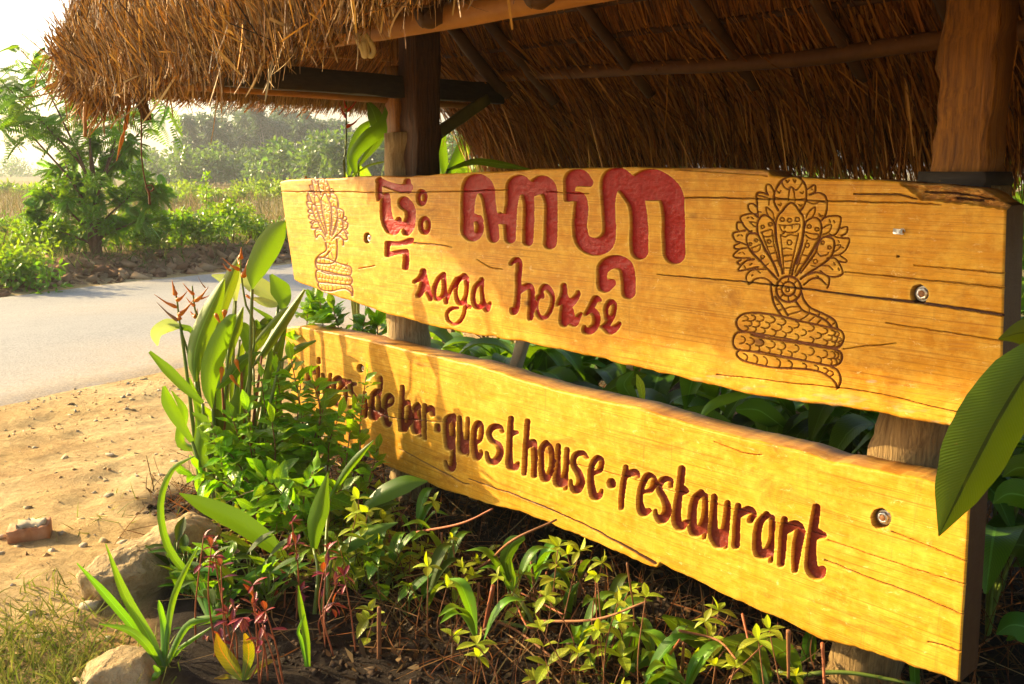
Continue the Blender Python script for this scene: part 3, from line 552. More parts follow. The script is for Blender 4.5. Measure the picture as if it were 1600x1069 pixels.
M_RAFT = plain_mat('dark_pole', (0.05, 0.02, 0.006), (0.11, 0.045, 0.012), 9, 0.65, 0.5, 0.004)
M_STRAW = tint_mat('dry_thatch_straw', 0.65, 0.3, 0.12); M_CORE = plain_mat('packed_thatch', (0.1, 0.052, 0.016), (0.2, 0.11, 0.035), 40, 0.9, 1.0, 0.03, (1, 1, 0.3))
sh = thing('thatched_shelter', 'small shelter with shaggy brown thatched roof on two wooden posts above the sign', 'shelter', S(-1.3, -0.2, 0))
def skew(c, u0): return c
# posts
un = uof(on_n(643, 200, -0.19))
def post_round(name, u, n, z0, z1, r0, r1, mat, du=0.0, k=14, seg=22, rough=0.02, parent=sh, label=None):
    t = np.linspace(0, 1, seg)[:, None]; P = S(u, n, z0) * (1 - t) + S(u + du, n, z1) * t
    P = P + (U * 0.006) * np.sin(t * 9) ; R = r0 + (r1 - r0) * t[:, 0]
    o = mk(name, *tube(P, R, k, rough=rough), mat, parent)
    if label: o['label'] = label
    return o
post_round('post', un - 0.05, -0.19, -0.1, 1.655, 0.1, 0.088, M_PALE, rough=0.06, k=20, seg=34, label='weathered split grey lower post')
o = mk('post', *timber(S(un + 0.045, -0.20, 1.2), S(un + 0.05, -0.20, 2.62), 0.125, 0.13, N, 24, 0.12, 0.005), M_POST, sh); o['label'] = 'dark squared upper post'
mk('splice_block', *timber(S(un - 0.05, -0.17, 1.645), S(un - 0.05, -0.17, 1.93), 0.10, 0.075, N, 10, 0.15, 0.003), M_POST2, sh)
ur = uof(on_n(1517, 130, -0.2)); ul2 = uof(on_n(1421, 700, -0.2)); ul3 = uof(on_n(1350, 1040, -0.2))
o = mk('post', *timber(S(uof(on_n(1511, 262, -0.2)), -0.2, 1.47), S(uof(on_n(1538, 0, -0.2)), -0.2, 2.62), 0.135, 0.135, N, 26, 0.2, 0.0055), M_POST2, sh); o['label'] = 'thick polished orange brown post'
zz0, zz1 = 0.1, 0.78; sl = (ul2 - ul3) / 0.68
P = [S(ul3 - 0.1 * sl - 0.02, -0.215, -0.1), S(ul3, -0.215, 0.1), S((ul2 + ul3) / 2, -0.215, 0.44), S(ul2, -0.215, 0.78), S(ul2 + 0.05, -0.215, 1.1), S(ul2 + 0.09, -0.215, 1.47)]
o = mk('post', *tube(curve(P, 34), 0.098, 20, rough=0.05), M_GREY, sh); o['label'] = 'weathered lower post carrying the near board ends'
C = S(uof(on_n(1508, 275, -0.2)), -0.2, 1.43); mk('post_collar', *timber(C, C + Z * 0.065, 0.185, 0.17, N, 4, 0.1, 0.003), M_BEAM, sh)
# beams and plates
bL, bR = -0.70, 0.72
mk('cross_beam', *timber(S(un + 0.0, bR, 1.843), S(un + 0.0, bL, 1.843), 0.055, 0.088, U, 16, 0.08, 0.002), M_BEAM, sh)
mk('cross_beam', *timber(S(0.35, bR, 1.83), S(0.35, bL, 1.83), 0.055, 0.088, U, 16, 0.08, 0.002), M_BEAM, sh)
def pole(name, pts, r, mat, seg=26, k=9):
    return mk(name, *tube(curve(np.array(pts), seg), r, k, rough=0.03), mat, sh)
pole('wall_plate', [S(-2.62, -0.66, 1.925), S(-1.8, -0.67, 1.895), S(-1.0, -0.67, 1.868), S(-0.4, -0.66, 1.885), S(0.7, -0.67, 1.9)], np.linspace(0.026, 0.03, 26), M_POLED)
pole('wall_plate', [S(-2.62, 0.62, 1.925), S(-1.5, 0.625, 1.905), S(-0.6, 0.62, 1.905), S(0.7, 0.62, 1.9)], 0.036, M_POLE)
pole('eave_pole', [S(-2.62, 0.75, 1.80), S(-2.6, 0.1, 1.795), S(-2.58, -0.6, 1.785)], 0.014, M_POLE)
pole('ridge_pole', [S(-2.5, 0, 2.60), S(-0.5, 0, 2.62), S(0.6, 0, 2.60)], 0.05, M_RAFT)
def rb(px, py): return uof(on_n(px, py, -0.67))
raf = [rb(836, 121), rb(985, 110), rb(1149, 98), rb(1318, 95), rb(1318, 95) + 0.36, rb(1318, 95) + 0.75]
for i, u in enumerate(raf):
    lean = -0.10
    pole('rafter', [S(u + 0.02, -0.78, 1.80), S(u, -0.63, 1.925), S(u + lean * 0.5, -0.31, 2.21), S(u + lean, 0.0, 2.50)], np.linspace(0.025, 0.021, 26), M_RAFT)
    o = pole('rafter', [S(u - 0.05, 0.70 if i else 0.74, 1.89), S(u - 0.03, 0.60, 1.955), S(u + lean, 0.03, 2.54)], 0.026, M_RAFT)
pole('rafter', [S(un + 0.04, -0.72, 1.84), S(un + 0.03, -0.57, 1.95), S(un, 0.0, 2.50)], 0.028, M_RAFT)
C = on_z(706, 30, 1.915); pole('rafter', [C, C - N * 0.25 + Z * 0.12, C - N * 0.62 + Z * 0.6], 0.024, M_POLE)
for n1 in (0.72, -0.72): pole('hip_rafter', [S(-3.32, n1 * 1.12, 1.82), S(-2.9, n1 * 0.75, 2.1), S(-2.42, 0.0, 2.55)], 0.03, M_RAFT)
pole('hip_rafter', [S(-3.36, 0.06, 1.845), S(-2.9, 0.03, 2.12), S(-2.42, 0.0, 2.55)], 0.026, M_RAFT)
pole('hip_rafter', [S(-2.95, 0.47, 1.9), S(-2.46, 0.35, 2.0), S(-2.42, 0.0, 2.5)], 0.024, M_RAFT)
mk('brace', *timber(S(un + 0.03, -0.25, 1.62), S(un + 0.02, -0.60, 1.815), 0.03, 0.05, U, 8, 0.2, 0.002), plain_mat('mossy_brace', (0.1, 0.1, 0.02), (0.2, 0.17, 0.04), 14, 0.7), sh)
# battens under each slope
def lerp(a, b, t): return a * (1 - t) + b * t
ZR, ZP, ZE = 2.56, 1.955, 1.55
bat_b = []
for k in range(6):
    f = (k + 0.55) / 6.0; n1 = lerp(-0.66, -0.03, f) + 0.012; z1 = lerp(ZP, ZR, f) + 0.008
    bat_b.append((n1, z1)); pole('batten', [S(-2.9 + 0.45 * f, n1, z1 + 0.008), S(-1.2, n1, z1 - 0.008), S(0.75 - 0.2 * f, n1, z1)], 0.012, M_RAFT, 18, 7)
for k in range(4):
    f = (k + 0.3) / 4.0; u1 = lerp(-3.42, -2.5, f); z1 = lerp(1.83, 2.46, f); h = lerp(0.85, 0.1, f); pole('batten', [S(u1, h, z1), S(u1, 0, z1 - 0.01), S(u1, -h, z1)], 0.012, M_POLE, 12, 7)

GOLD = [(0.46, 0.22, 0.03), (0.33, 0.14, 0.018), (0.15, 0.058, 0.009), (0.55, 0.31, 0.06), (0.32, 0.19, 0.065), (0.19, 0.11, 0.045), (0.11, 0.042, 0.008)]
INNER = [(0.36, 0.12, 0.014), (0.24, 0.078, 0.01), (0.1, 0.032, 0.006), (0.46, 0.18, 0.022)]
def sheet(levels, n=40, jit=0.012, seed=0):
    "levels: list of (end A, end B) from eave up; returns grid verts, quads"
    L = []; a = np.linspace(0, 1, n)[:, None]
    for i, (A, B) in enumerate(levels):
        p = A * (1 - a) + B * a; p = p + rng.normal(size=p.shape) * jit; L.append(p)
    V = np.concatenate(L); m = len(levels); i = np.arange(m - 1)[:, None] * n; j = np.arange(n - 1)[None]
    return V, np.stack([i + j, i + j + 1, i + n + j + 1, i + n + j], -1).reshape(-1, 4)
def sample(levels, cnt, b0=0.0, b1=1.0, a0=0.0, a1=1.0):
    m = len(levels) - 1; A = np.array([l[0] for l in levels]); B = np.array([l[1] for l in levels])
    a = rng.uniform(a0, a1, cnt)[:, None]; b = rng.uniform(b0, b1, cnt) * m; i = np.minimum(b.astype(int), m - 1); f = (b - i)[:, None]
    lo = A[i] * (1 - a) + B[i] * a; hi = A[i + 1] * (1 - a) + B[i + 1] * a
    return lo * (1 - f) + hi * f, unit(lo - hi), unit(B[i] - A[i])
def straws(name, sets, label=None):
    Vs, Qs, Cs = [], [], []; n = 0
    for V, Q, uv, c in sets: Vs.append(V); Qs.append(Q + n); Cs.append(c); n += len(V)
    o = mk(name, np.concatenate(Vs), np.concatenate(Qs), M_STRAW, sh, colr=np.concatenate(Cs)); o['kind'] = 'stuff'
    if label: o['label'] = label
    return o
def strawset(levels, cnt, L, W, cols, jd=0.15, jp=0.015, out=None, lift=0.0, b0=0, b1=1, a0=0, a1=1, sag=0.02, back=0.5, var=0.25, seg=2, push=0.0):
    P, D, A = sample(levels, cnt, b0, b1, a0, a1)
    nrm = unit(np.cross(A, D)); nrm = nrm * np.sign(nrm[:, 2:3] + 1e-6) if out is None else nrm * np.sign((nrm @ out))[:, None]
    d = unit(D + rng.normal(size=D.shape) * jd + nrm * lift + push); l = rng.uniform(L[0], L[1], cnt); P = P + rng.normal(size=P.shape) * jp - d * (l * back)[:, None]
    s = unit(A + rng.normal(size=A.shape) * 0.7)
    bend = np.zeros_like(P); bend[:, 2] = -np.abs(rng.normal(size=cnt)) * sag; bend += rng.normal(size=P.shape) * sag * 0.6
    return blades(P, d, s, l, rng.uniform(W[0], W[1], cnt), bend, seg, 'straw', rand_tint(cnt, cols, var))
# outer skins (from the eave up) and inner skins
uA, uB = -3.50, 0.95
front_out = [(S(uA + .05, 0.88, 1.80), S(uB, 0.80, 1.93)), (S(uA + .05, 0.9, 1.92), S(uB, 0.82, 2.03)), (S(uA + .1, 0.86, 2.1), S(uB - .05, 0.76, 2.2)), (S(uA + 0.16, 0.72, 2.32), S(uB - 0.2, 0.62, 2.42)), (S(-2.75, 0.08, 2.88), S(0.4, 0.08, 2.88))]
left_out = [(S(uA + .02, -1.0, 1.84), S(uA + .03, 0.88, 1.85)), (S(uA + .01, -1.0, 1.93), S(uA + .04, 0.88, 1.94)), (S(uA + .05, -0.9, 2.1), S(uA + .09, 0.84, 2.1)), (S(uA + 0.16, -0.72, 2.32), S(uA + 0.16, 0.72, 2.32)), (S(-2.75, -0.08, 2.88), S(-2.75, 0.08, 2.88))]
right_out = [(S(uB, 0.86, 1.8), S(uB, -1.0, 1.7)), (S(uB + .02, 0.86, 1.92), S(uB + .02, -1.0, 1.85)), (S(uB - .05, 0.76, 2.2), S(uB - .05, -0.9, 2.1)), (S(0.4, 0.08, 2.88), S(0.4, -0.08, 2.88))]
back_out = [(S(uB, -1.12, 1.62), S(uA + .3, -1.12, 1.63)), (S(uB, -1.1, 1.8), S(uA + .1, -1.08, 1.8)), (S(uB - .05, -0.9, 2.1), S(uA + .05, -0.9, 2.1)), (S(0.4, -0.08, 2.88), S(-2.75, -0.08, 2.88))]
back_in = [(S(-2.98, -1.06, 1.60), S(uB, -1.06, 1.58)), (S(-2.95, -0.78, 1.87), S(uB, -0.78, 1.85)), (S(-2.9, -0.62, 2.03), S(uB, -0.62, 2.02)), (S(-2.45, 0.0, 2.66), S(0.5, 0.0, 2.66))]
left_in = [(S(uA, 0.9, 1.885), S(uA, -0.95, 1.865)), (S(-2.95, 0.6, 2.14), S(-2.95, -0.7, 2.12)), (S(-2.42, 0.06, 2.66), S(-2.42, -0.06, 2.66))]
front_in = [(S(uB, 0.78, 1.95), S(uA, 0.88, 1.84)), (S(uB, 0.6, 2.06), S(uA + .3, 0.62, 2.06)), (S(0.5, 0.02, 2.66), S(-2.45, 0.02, 2.66))]
right_in = [(S(uB, -0.95, 1.8), S(uB, 0.8, 1.9)), (S(0.5, -0.06, 2.66), S(0.5, 0.06, 2.66))]
def droop(V):
    "the front eave sags at the far corner and is worn short towards the near end"
    V = np.array(V); u = (V - PR) @ U; n_ = (V - PR) @ N; lin = np.interp(u, [uA, uB], [1.80, 1.93])
    dz = np.interp(u, [-3.6, -3.3, -2.8, -2.0, -1.6, -1.0, -0.4, 0.9], [1.83, 1.815, 1.79, 1.79, 1.84, 1.915, 1.96, 1.97]) - lin
    V[:, 2] += dz * np.clip(1 - (V[:, 2] - 1.8) / 0.6, 0, 1) * sstep(0.45, 0.7, n_); return V
parts = [(droop(v), q) for v, q in [sheet(l, 44, 0.01) for l in (front_out, front_in)]] + [sheet(l, 44, 0.01) for l in (left_out, right_out, back_out, back_in, left_in, right_in)]
q_ = sheet([front_in[0][::-1], front_out[0]], 44, 0.006); parts.append((droop(q_[0]), q_[1])); parts.append(sheet([left_in[0][::-1], left_out[0]], 44, 0.006))
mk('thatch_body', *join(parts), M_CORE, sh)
def DOWN(n): return np.tile([0, 0, -1.0], (n, 1))
# front slope, shaggy outside with cut butts along the eave
st = [strawset(front_out, 58000, (0.05, 0.2), (0.0022, 0.0055), GOLD, 0.36, 0.028, lift=0.05, a1=0.66, b0=0.05, b1=0.93, back=0.97, push=-U * 0.35, var=0.35),
      strawset(front_out, 1500, (0.06, 0.18), (0.006, 0.010), [(0.5, 0.3, 0.07), (0.36, 0.24, 0.1), (0.26, 0.13, 0.03)], 0.45, 0.03, lift=0.08, a1=0.66, b0=0.05, b1=0.93, back=0.9, push=-U * 0.3),
      strawset(front_out, 4000, (0.2, 0.5), (0.005, 0.01), GOLD, 0.2, 0.03, a0=0.6, b1=0.95, back=0.95)]
n = 22000; a = rng.uniform(0, 0.8, n); b = rng.random(n); hgt = rng.uniform(0.015, 0.19, n)
eb = front_out[0][0] * (1 - a)[:, None] + front_out[0][1] * a[:, None]; P = eb - N * (b * 0.10 - 0.02)[:, None] + Z * hgt[:, None]
d = unit(N * 0.75 + DOWN(n) * rng.uniform(0.1, 0.75, n)[:, None] + rng.normal(size=(n, 3)) * 0.3 - U * 0.12)
l = rng.uniform(0.025, 0.065, n); st.append(blades(P - d * 0.02, d, rdir(n), l, rng.uniform(0.005, 0.012, n), None, 1, 'straw', rand_tint(n, [(0.48, 0.19, 0.022), (0.32, 0.115, 0.014), (0.6, 0.3, 0.05), (0.18, 0.06, 0.01), (0.1, 0.035, 0.008)], 0.3)))
st = [(droop(v), q, uv, c) for v, q, uv, c in st]
straws('thatch', st, 'shaggy straw of the front slope with ragged cut ends')
# left hip: outside straw, corner tuft, and the neat combed underside
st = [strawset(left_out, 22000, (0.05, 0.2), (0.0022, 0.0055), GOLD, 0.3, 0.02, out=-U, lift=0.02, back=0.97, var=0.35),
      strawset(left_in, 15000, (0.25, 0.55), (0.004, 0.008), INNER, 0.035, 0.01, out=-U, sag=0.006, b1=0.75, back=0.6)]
n = 5000; a = rng.random(n)[:, None]; e0, e1 = left_in[0]; P = e0 * (1 - a) + e1 * a + U * rng.uniform(0.02, 0.12, n)[:, None] + Z * rng.uniform(0, 0.07, n)[:, None]
d = unit(-U * 0.5 - Z * 0.85 + rng.normal(size=(n, 3)) * 0.06); st.append(blades(P, d, rdir(n), rng.uniform(0.06, 0.12, n), rng.uniform(0.003, 0.006, n), None, 1, 'straw', rand_tint(n, [(0.42, 0.24, 0.07), (0.32, 0.16, 0.04), (0.5, 0.32, 0.11)], 0.2)))
n = 2600; P = S(uA + 0.16, 0.78, 1.9) + rng.normal(size=(n, 3)) * [0.07, 0.07, 0.05]; d = unit(N * 0.3 - U * 0.35 - Z * 0.85 + rng.normal(size=(n, 3)) * 0.28); st.append(blades(P, d, rdir(n), rng.uniform(0.05, 0.15, n), rng.uniform(0.003, 0.007, n), rng.normal(size=(n, 3)) * 0.015, 2, 'straw', rand_tint(n, GOLD, 0.25)))
n = 260; a = rng.random(n)[:, None]; P = left_out[2][0] * (1 - a) + left_out[2][1] * a + Z * rng.uniform(-0.3, 0.3, n)[:, None] * 0.6; d = unit(-U + rng.normal(size=(n, 3)) * 0.55); st.append(blades(P, d, rdir(n), rng.uniform(0.08, 0.22, n), rng.uniform(0.002, 0.004, n), rng.normal(size=(n, 3)) * 0.06, 4, 'straw', rand_tint(n, GOLD, 0.3)))
straws('thatch', st, 'combed straw of the end slope with a tufted corner')
# back slope inside: rows of folded straw panels between battens, then long loose straw hanging to the eave
st = []; rows_ = [(-0.72, 1.90)] + bat_b
for k in range(len(rows_) - 1):
    (n0, z0), (n1, z1) = rows_[k], rows_[k + 1]; cnt = 2400
    lo = (S(-2.95, n0, z0 + 0.005), S(0.9, n0, z0 + 0.005)); hi = (S(-2.9, n1, z1 + 0.012), S(0.9, n1, z1 + 0.012))
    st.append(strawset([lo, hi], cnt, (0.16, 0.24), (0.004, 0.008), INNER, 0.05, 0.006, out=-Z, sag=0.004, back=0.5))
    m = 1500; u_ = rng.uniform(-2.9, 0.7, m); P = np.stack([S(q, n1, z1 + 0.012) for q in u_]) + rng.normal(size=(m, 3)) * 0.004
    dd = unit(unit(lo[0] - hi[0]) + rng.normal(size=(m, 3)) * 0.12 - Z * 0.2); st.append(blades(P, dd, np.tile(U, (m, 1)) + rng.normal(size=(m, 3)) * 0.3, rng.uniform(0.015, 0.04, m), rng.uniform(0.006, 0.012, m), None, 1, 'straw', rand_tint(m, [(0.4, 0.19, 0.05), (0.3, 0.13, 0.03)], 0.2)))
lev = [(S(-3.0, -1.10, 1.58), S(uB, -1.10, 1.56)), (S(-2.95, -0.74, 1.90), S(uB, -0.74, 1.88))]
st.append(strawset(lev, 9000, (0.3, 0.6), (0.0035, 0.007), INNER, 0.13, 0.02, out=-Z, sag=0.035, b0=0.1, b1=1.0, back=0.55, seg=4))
n = 2600; u_ = rng.uniform(-3.0, 0.9, n); P = np.stack([S(q, -1.03, 1.66) for q in u_]) + rng.normal(size=(n, 3)) * [0.03, 0.03, 0.03]; d = unit(-N * rng.uniform(0.2, 0.7, n)[:, None] - Z * 0.8 + rng.normal(size=(n, 3)) * 0.16)
st.append(blades(P, d, rdir(n), rng.uniform(0.1, 0.28, n), rng.uniform(0.003, 0.006, n), rng.normal(size=(n, 3)) * 0.02, 3, 'straw', rand_tint(n, INNER, 0.25)))
n = 900; u_ = rng.uniform(-3.05, -2.5, n); P = np.stack([S(q, -0.85, 1.82) for q in u_]) + rng.normal(size=(n, 3)) * 0.03; d = unit(-N * 0.55 - Z * 0.8 + U * rng.uniform(-0.1, 0.35, n)[:, None] + rng.normal(size=(n, 3)) * 0.1)
st.append(blades(P, d, rdir(n), rng.uniform(0.2, 0.5, n), rng.uniform(0.003, 0.006, n), rng.normal(size=(n, 3)) * 0.03 - U * 0.03, 4, 'straw', rand_tint(n, [(0.42, 0.18, 0.04), (0.3, 0.12, 0.03)], 0.25)))
st.append(strawset(lev, 900, (0.3, 0.65), (0.006, 0.010), [(0.5, 0.2, 0.03), (0.4, 0.15, 0.02), (0.55, 0.28, 0.06)], 0.14, 0.012, out=-Z, sag=0.05, b0=0.1, b1=0.9, back=0.5, seg=5, lift=0.06))
straws('thatch', st, 'loose straw of the back slope hanging down to the eave')
st = [strawset(back_out, 5000, (0.25, 0.5), (0.006, 0.012), GOLD, 0.2, 0.03), strawset(right_out, 4000, (0.25, 0.5), (0.006, 0.012), GOLD, 0.2, 0.03, out=U)]
straws('thatch', st, 'straw over the far slopes')
# single loose stalks and rags hanging from the front eave
n = 60; a = rng.uniform(0.0, 0.62, n); P = np.stack([front_out[0][0] * (1 - q) + front_out[0][1] * q for q in a]) + Z * rng.uniform(0, 0.12, n)[:, None]; d = unit(-Z + N * 0.25 + rng.normal(size=(n, 3)) * 0.35)
straws('loose_stalks', [(lambda r: (droop(r[0]),) + r[1:])(blades(P, d, rdir(n), rng.uniform(0.05, 0.2, n), rng.uniform(0.003, 0.007, n), rng.normal(size=(n, 3)) * 0.04, 5, 'straw', rand_tint(n, [(0.5, 0.36, 0.15), (0.4, 0.22, 0.06)], 0.2)))])

# ---- things that hang from the roof
M_CORD = plain_mat('brown_cord', (0.12, 0.05, 0.02), (0.22, 0.1, 0.04), 60, 0.8, 0.5, 0.002); M_CREAM = plain_mat('cream_cord', (0.6, 0.48, 0.22), (0.75, 0.62, 0.33), 60, 0.7, 0.4, 0.002); M_RAG = plain_mat('orange_ribbon', (0.6, 0.2, 0.02), (0.75, 0.3, 0.04), 40, 0.7, 0.4, 0.002)
def hang(name, label, cat, pts, Y, r, mat, k=7, seg=30, flat=1.0):
    W = np.array([at_y(x, y, Y) for x, y in pts]); loc = W[0]; v, q = tube(curve(W, seg), r, k, flat=flat); return tag(mk_top(name, v, q, mat, loc), label, cat)
t = thing('hanging_wire', 'thin brown wire ending in a small loop hanging from the thatched corner', 'wire', at_y(219, 165, 4.05))
for pts, nm in (([(219, 160), (221, 200), (221, 240), (225, 275), (229, 291)], 'wire'), ([(229, 291), (236, 289), (240, 294), (236, 299), (229, 296), (228, 291), (232, 290)], 'loop'), ([(230, 294), (231.5, 299), (233, 305), (234, 320)], 'tail')):
    W = np.array([at_y(x, y, 4.05) for x, y in pts]); mk(nm, *tube(curve(W, 26), 0.0032 if nm != 'tail' else 0.005, 7), M_CORD, t)
hang('ribbon', 'frayed orange ribbon hanging under the thatched roof corner', 'ribbon', [(203, 158), (199, 180), (196, 198), (193, 210), (188, 228), (182, 252)], 4.1, np.interp(np.linspace(0, 1, 30), [0, .3, .45, .5, .7, 1], [.009, .008, .009, .003, .009, .001]), M_RAG, 8, 30, 0.3)
t = thing('twig_bundle', 'short orange brown twigs dangling below the thatched corner beside the ribbon', 'twigs', at_y(135, 168, 3.9))
for i, (pts, r) in enumerate((([(135, 160), (133, 180), (133, 214)], .011), ([(160, 155), (150, 182), (134, 204)], .0045), ([(118, 165), (128, 185), (130, 192)], .004), ([(128, 160), (140, 195), (137, 215)], .003), ([(165, 168), (175, 178), (188, 180)], .002))):
    W = np.array([at_y(x, y, 3.9 + i * 0.02) for x, y in pts]); mk('twig', *tube(curve(W, 14), np.linspace(r, r * 0.6, 14), 7, rough=0.05), M_POLE, t)
t = thing('stake_end', 'blunt brown pole end poking down through the thatch beside the wire', 'pole', at_y(215, 150, 4.1)); mk('stake', *tube(np.array([at_y(205, 128, 4.05), at_y(218, 152, 4.1), at_y(231, 188, 4.12)]), [0.03, 0.027, 0.018], 9, rough=0.05), M_RAFT, t)
t = thing('cord_loop', 'cream cord folded in a loop hanging below the thatch edge', 'cord', at_y(570, 60, 3.0))
for i, pts in enumerate(([(555, 48), (560, 66), (566, 78), (569, 88), (571, 84), (568, 64)], [(563, 52), (572, 68), (575, 84), (580, 88), (584, 80), (580, 68), (571, 54)])):
    W = np.array([at_y(x, y, 2.75 + i * 0.01) for x, y in pts]); mk('strand', *tube(curve(W, 26), 0.0075, 8), M_CREAM, t)
# ================================================================ ground, road, verge
RD = np.array([0.53, 0.848]); RD = RD / np.hypot(*RD); MD = np.array([-RD[1], RD[0]])
ROAD0, ROAD1 = 5.8, 11.15
def rm(x, y): return x * MD[0] + y * MD[1]
def rl(x, y): return x * RD[0] + y * RD[1]
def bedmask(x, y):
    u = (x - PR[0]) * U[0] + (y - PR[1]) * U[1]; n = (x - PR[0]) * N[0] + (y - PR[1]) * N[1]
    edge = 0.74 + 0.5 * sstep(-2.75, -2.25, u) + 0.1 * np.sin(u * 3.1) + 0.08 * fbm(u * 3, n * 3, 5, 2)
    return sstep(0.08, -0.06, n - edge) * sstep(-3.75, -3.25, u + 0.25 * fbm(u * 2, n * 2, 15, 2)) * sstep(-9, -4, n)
def gheight(x, y):
    x = np.asarray(x, float); y = np.asarray(y, float); m = rm(x, y); l = rl(x, y)
    near = np.exp(-((x / 9) ** 2 + ((y - 4) / 9) ** 2))
    z = near * (0.028 * fbm(x * 1.3, y * 1.3, 1, 4) + 0.024 * fbm(x * 6, y * 6, 2, 4) * sstep(6.0, 5.4, m))
    edge = ROAD0 + 0.05 * fbm(l * 0.8, l * 0, 8, 3)
    z = z - 0.02 * sstep(edge + 0.1, edge - 0.5, m) * near
    z = z + 0.035 * np.exp(-((m - edge + 0.42) / 0.09) ** 2) * (0.4 + fbm(l * 1.7, m, 4, 2)) * near          # low ridge of graded dirt beside the asphalt
    b = bedmask(x, y); z = z + b * 0.03 * (1 + fbm(x * 5, y * 5, 6, 3))
    r = sstep(ROAD0 - 0.4, ROAD0 + 0.3, m) * sstep(ROAD1 + 0.3, ROAD1 - 0.2, m); z = z * (1 - r) - 0.015 * r
    f = sstep(ROAD1 + 0.05, ROAD1 + 1.1, m) * (0.26 + 0.12 * fbm(l * 0.9, m * 0.9, 21, 4)) + sstep(ROAD1 + 0.2, ROAD1 + 0.7, m) * 0.10 * fbm(l * 3.1, m * 3.1, 22, 3) * sstep(ROAD1 + 3.5, ROAD1 + 1.5, m)
    z = z + f * sstep(60, 25, m) * (1 - 0.5 * sstep(ROAD1 + 1.2, ROAD1 + 3, m))
    return z
def axis(a, b, fine0, fine1, step, grow=1.18):
    v = list(np.arange(fine0, fine1, step)); s = step; p = v[0]
    lo = []
    while p > a: s *= grow; p -= s; lo.append(p)
    s = step; p = v[-1]; hi = []
    while p < b: s *= grow; p += s; hi.append(p)
    return np.array(lo[::-1] + v + hi)
gx = axis(-350, 350, -4.2, 1.4, 0.028, 1.05); gy = axis(-60, 600, 1.6, 7.4, 0.028, 1.05)
XX, YY = np.meshgrid(gx, gy, indexing='ij'); GZ = gheight(XX, YY)
V = np.stack([XX, YY, GZ], -1).reshape(-1, 3); i = np.arange(len(gx) - 1)[:, None] * len(gy); j = np.arange(len(gy) - 1)[None]
Q = np.stack([i + j, i + len(gy) + j, i + len(gy) + j + 1, i + j + 1], -1).reshape(-1, 4)
m = rm(XX, YY); bed = bedmask(XX, YY)
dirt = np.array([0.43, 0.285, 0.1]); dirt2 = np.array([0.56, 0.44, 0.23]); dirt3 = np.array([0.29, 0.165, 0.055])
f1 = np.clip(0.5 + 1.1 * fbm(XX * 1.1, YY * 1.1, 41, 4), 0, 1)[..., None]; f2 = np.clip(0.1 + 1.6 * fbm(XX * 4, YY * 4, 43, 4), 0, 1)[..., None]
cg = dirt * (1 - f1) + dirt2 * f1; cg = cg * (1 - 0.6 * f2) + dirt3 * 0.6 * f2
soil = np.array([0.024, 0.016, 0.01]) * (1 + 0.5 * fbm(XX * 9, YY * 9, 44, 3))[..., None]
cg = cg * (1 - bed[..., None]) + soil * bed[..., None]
far = sstep(ROAD1, ROAD1 + 0.5, m)[..., None]; fcol = np.array([0.26, 0.15, 0.075]) * (1 + 0.6 * fbm(XX * 2, YY * 2, 46, 3))[..., None]; field = np.array([0.23, 0.19, 0.075]) * (1 + 0.4 * fbm(XX * 0.15, YY * 0.15, 47, 3))[..., None]
ff = sstep(ROAD1 + 2, ROAD1 + 5, m)[..., None]; cg = cg * (1 - far) + (fcol * (1 - ff) + field * ff) * far
bgr = (sstep(-4.0, -6.0, (XX - PR[0]) * N[0] + (YY - PR[1]) * N[1]) * (1 - sstep(ROAD0 - 1, ROAD0, m)))[..., None]; cg = cg * (1 - bgr) + np.array([0.16, 0.14, 0.05]) * bgr
t = NT('bare_earth'); a = t.attr('tint'); co = t.new('ShaderNodeTexCoord').outputs['Object']
nz = t.noise(co, 26, 10, 0.72); nz2 = t.noise(co, 150, 5, 0.7); vo = t.new('ShaderNodeTexVoronoi'); vo.inputs['Scale'].default_value = 70; t.link(co, vo.inputs['Vector'])
c = t.mix(t.ramp(nz, [(0.3, (0, 0, 0)), (0.72, (1, 1, 1))]), t.mix(1.0, a.outputs['Color'], (0.62, 0.55, 0.48), 'MULTIPLY'), t.mix(1.0, a.outputs['Color'], (1.25, 1.22, 1.18), 'MULTIPLY'))
c = t.mix(t.ramp(nz2, [(0.55, (0, 0, 0)), (0.75, (0.5, 0.5, 0.5))]), c, t.mix(1.0, a.outputs['Color'], (0.45, 0.36, 0.3), 'MULTIPLY'))
h = t.math('ADD', nz, t.math('MULTIPLY', nz2, 0.35)); M_EARTH = t.fin(c, 0.95, t.bump(h, 0.9, 0.025), 0.15)
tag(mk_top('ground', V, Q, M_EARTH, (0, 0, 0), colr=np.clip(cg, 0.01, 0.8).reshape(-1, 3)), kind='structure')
# road sheet, ragged where sand drifts over its edge
ls = np.concatenate([np.arange(-60, 0, 2.0), np.arange(0, 16, 0.12), np.arange(16, 60, 1.0), np.arange(60, 420, 10.0)]); k = 26
e0 = ROAD0 + 0.05 * fbm(ls * 0.8, ls * 0, 8, 3) + 0.05 * fbm(ls * 5, ls * 0, 9, 3); e1 = ROAD1 + 0.12 * fbm(ls * 0.9, ls * 0, 12, 3)
tt = np.linspace(0, 1, k); mm = e0[:, None] * (1 - tt) + e1[:, None] * tt
RX = ls[:, None] * RD[0] + mm * MD[0]; RY = ls[:, None] * RD[1] + mm * MD[1]; de = np.minimum(mm - e0[:, None], e1[:, None] - mm); RZ = -0.05 + 0.056 * sstep(0, 0.22, de) + 0.03 * sstep(0.1, 2.6, de)
V = np.stack([RX, RY, RZ], -1).reshape(-1, 3); i = np.arange(len(ls) - 1)[:, None] * k; j = np.arange(k - 1)[None]; Q = np.stack([i + j, i + k + j, i + k + j + 1, i + j + 1], -1).reshape(-1, 4)[:, ::-1]
